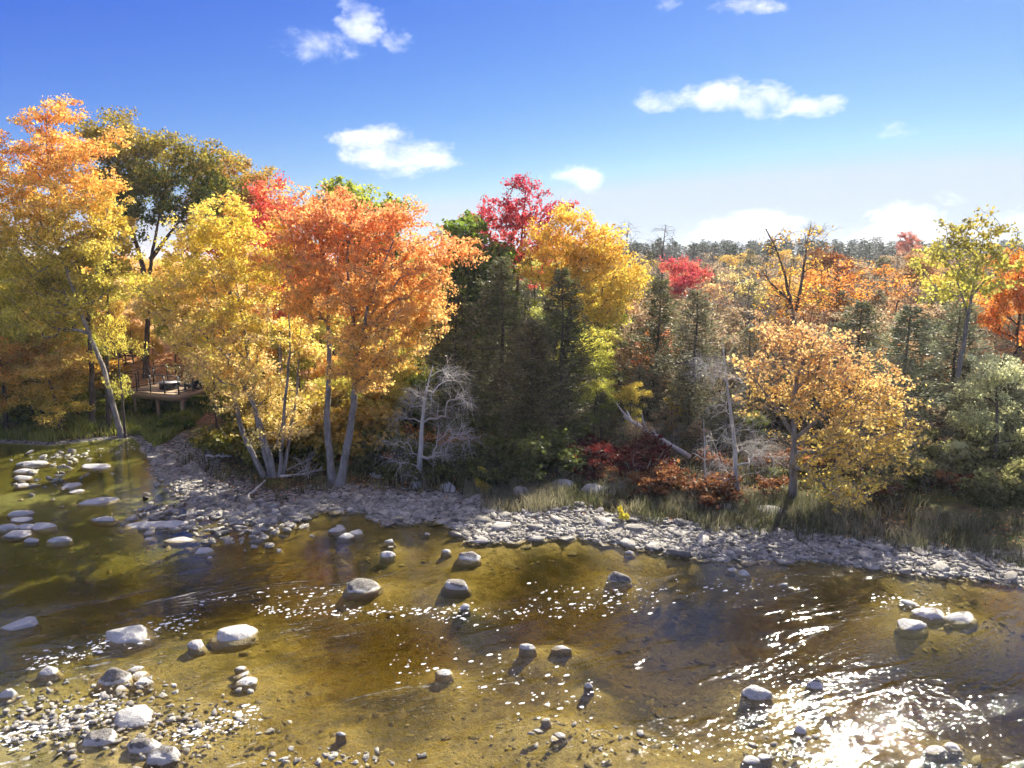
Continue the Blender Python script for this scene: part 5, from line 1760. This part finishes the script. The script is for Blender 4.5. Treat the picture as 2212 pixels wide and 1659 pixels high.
nb = 27
bmesh_board = MB().box((0, 0, 0), (DW, .125, .035)).mesh('board', DECK_WOOD)
for i in range(nb):
    o = obj('board', bmesh_board, deck, dpos(DW / 2, .07 + i * DD / nb, -.0175 + .002 * math.sin(i * 2.1)), (0, 0, yaw))
for (u, v, lx, ly, nm) in ((DW / 2, -.02, DW + .1, .05, 'fascia'), (DW / 2, DD + .02, DW + .1, .05, 'fascia'), (-.03, DD / 2, .05, DD - .02, 'fascia'), (DW + .03, DD / 2, .05, DD - .02, 'fascia'), (DW / 2, .55, DW - .1, .09, 'beam'), (DW / 2, 2.6, DW - .1, .09, 'beam')):
    obj(nm, MB().box((0, 0, 0), (lx, ly, .24)).mesh(nm, DECK_WOOD), deck, dpos(u, v, -.16 if nm == 'fascia' else -.40), (0, 0, yaw))
for (u, v) in ((.12, .35), (1.9, .35), (3.6, .35), (.12, 2.7), (1.9, 2.7), (3.6, 2.7)):
    q = dpos(u, v, 0)
    g_ = gz(q[0] + deck.location.x, q[1] + deck.location.y) - FLOOR
    top = -.285
    po = obj('support_post', MB().box((0, 0, 0), (.15, .15, max(.1, top - g_ + .2))).mesh('support_post', DECK_WOOD), deck, dpos(u, v, (top + g_ - .2) / 2), (0, 0, yaw))
    obj('footing', MB().tube([[0, 0, -.15], [0, 0, .02], [0, 0, .1]], [.2, .2, .17], 10).mesh('footing', CONCRETE, True), po, (0, 0, -(max(.1, top - g_ + .2)) / 2 + .2))
RH = 1.05
rp = MB().box((0, 0, RH / 2), (.055, .055, RH)).mesh('railing_post', RAIL_BLACK)
edge = [(0.02, .04), (1.03, .04), (2.05, .04), (3.07, .04), (4.06, .04), (0.02, 1.2), (0.02, 2.4), (0.02, 3.55), (4.06, 1.2), (4.06, 2.4), (4.06, 3.55), (3.07, 3.55), (2.05, 3.55)]
for (u, v) in edge:
    obj('railing_post', rp, deck, dpos(u, v, .002), (0, 0, yaw))
for (u, v, lx, ly) in ((2.04, .04, 4.12, .07), (.02, 1.83, .07, 3.5), (4.06, 1.83, .07, 3.5), (3.05, 3.55, 1.94, .07)):
    obj('top_rail', MB().box((0, 0, 0), (lx, ly, .04)).mesh('top_rail', RAIL_BLACK), deck, dpos(u, v, RH + .022 + (.003 if lx < .1 else 0)), (0, 0, yaw))
    obj('bottom_rail', MB().box((0, 0, 0), (lx if lx < .1 else lx - .08, ly if ly < .1 else ly - .08, .03)).mesh('bottom_rail', RAIL_BLACK), deck, dpos(u, v, .10), (0, 0, yaw))
    for kz in range(1, 7):
        obj('cable', MB().box((0, 0, 0), (lx if lx > .1 else .008, ly if ly > .1 else .008, .008)).mesh('cable', RAIL_BLACK), deck, dpos(u, v, .10 + kz * .135), (0, 0, yaw))


def adirondack(label, u, v, turn):
    q = dpos(u, v, 0)
    e = root_empty('garden_chair', (q[0] + deck.location.x, q[1] + deck.location.y, FLOOR + .004), label, 'chair', 'chairs on the deck', yaw + turn)
    for i in range(5):                                    # seat slats, rising to the front (-y)
        obj('seat_slat', MB().box((0, 0, 0), (.52, .095, .022)).mesh('seat_slat', CHAIR_DARK), e, (0, -.24 + i * .11, .36 - i * .022), (-.2, 0, 0))
    for i in range(5):                                    # fanned back
        x_ = (i - 2) * .108
        hh = .82 - .06 * abs(i - 2) ** 1.5
        obj('back_slat', MB().box((0, 0, hh / 2), (.095, .022, hh)).mesh('back_slat', CHAIR_DARK), e, (x_ * .9, .26, .24), (-.36, x_ * .25, 0))
    for s_ in (-1, 1):
        obj('armrest', MB().box((0, 0, 0), (.12, .68, .025)).mesh('armrest', CHAIR_DARK), e, (s_ * .35, -.02, .56))
        obj('leg', MB().box((0, 0, .275), (.03, .10, .55)).mesh('leg', CHAIR_DARK), e, (s_ * .30, -.28, 0))
        obj('leg', MB().box((0, 0, 0), (.028, .88, .10)).mesh('leg', CHAIR_DARK), e, (s_ * .265, .12, .20), (-.28, 0, 0))
    return e


adirondack('dark slatted chair at the back rail of the deck', 2.1, 3.0, .1)
adirondack('dark slatted chair at the back of the deck beside the other', 1.3, 2.9, -.2)
adirondack('dark slatted chair at the open end of the deck facing the table', .55, 1.7, -1.2)
adirondack('dark slatted chair behind the side rail of the deck', .5, 2.5, -1.45)
q = dpos(1.9, 1.3, 0)
tb = root_empty('fire_table', (q[0] + deck.location.x, q[1] + deck.location.y, FLOOR + .004), 'low dark table with a pale rim in the middle of the deck', 'table', None, yaw)
obj('base', MB().box((0, 0, .2), (.85, .60, .40)).mesh('base', CHAIR_DARK), tb)
obj('tabletop', MB().box((0, 0, .43), (1.05, .78, .05)).mesh('tabletop', TABLE_TOP), tb)
# bench on the clearing
p = site(285, 782)
bn = root_empty('bench', p, 'dark wooden bench on the leaf covered clearing behind the deck', 'bench', None, .25)
obj('seat', MB().box((0, 0, .45), (1.7, .4, .06)).mesh('seat', CHAIR_DARK), bn)
obj('backrest', MB().box((0, .22, .72), (1.7, .05, .35)).mesh('backrest', CHAIR_DARK), bn)
for s_ in (-1, 1):
    obj('leg', MB().box((0, 0, .2), (.08, .38, .44)).mesh('leg', CHAIR_DARK), bn, (s_ * .7, 0, 0))

# ------------------------------------------------------------------ thin air veil added to lift shadows, in place of lens glare
hm = bpy.data.materials.new('glare_haze')
hm.use_nodes = True
hm.node_tree.nodes.clear()
ho = nd(hm.node_tree, 'ShaderNodeOutputMaterial')
pv_ = nd(hm.node_tree, 'ShaderNodeVolumePrincipled', inputs={'Color': (.95, .96, 1, 1), 'Density': 0.00034, 'Anisotropy': 0.3})
hm.node_tree.links.new(pv_.outputs[0], ho.inputs['Volume'])
gmin = min(float(GZ.min()), -6.0) - 1.0
gspan = 2.0 * float(max(abs(gx).max(), abs(gy).max())) + 40.0
hz = obj('glare_haze', MB().box((0, 0, (gmin + 23.0) / 2), (gspan, gspan, 23.0 - gmin)).mesh('glare_haze', hm))
tag(hz, 'thin added veil in the air standing in for lens glare', 'glare_haze', kind='stuff')
SC.cycles.volume_bounces = 0
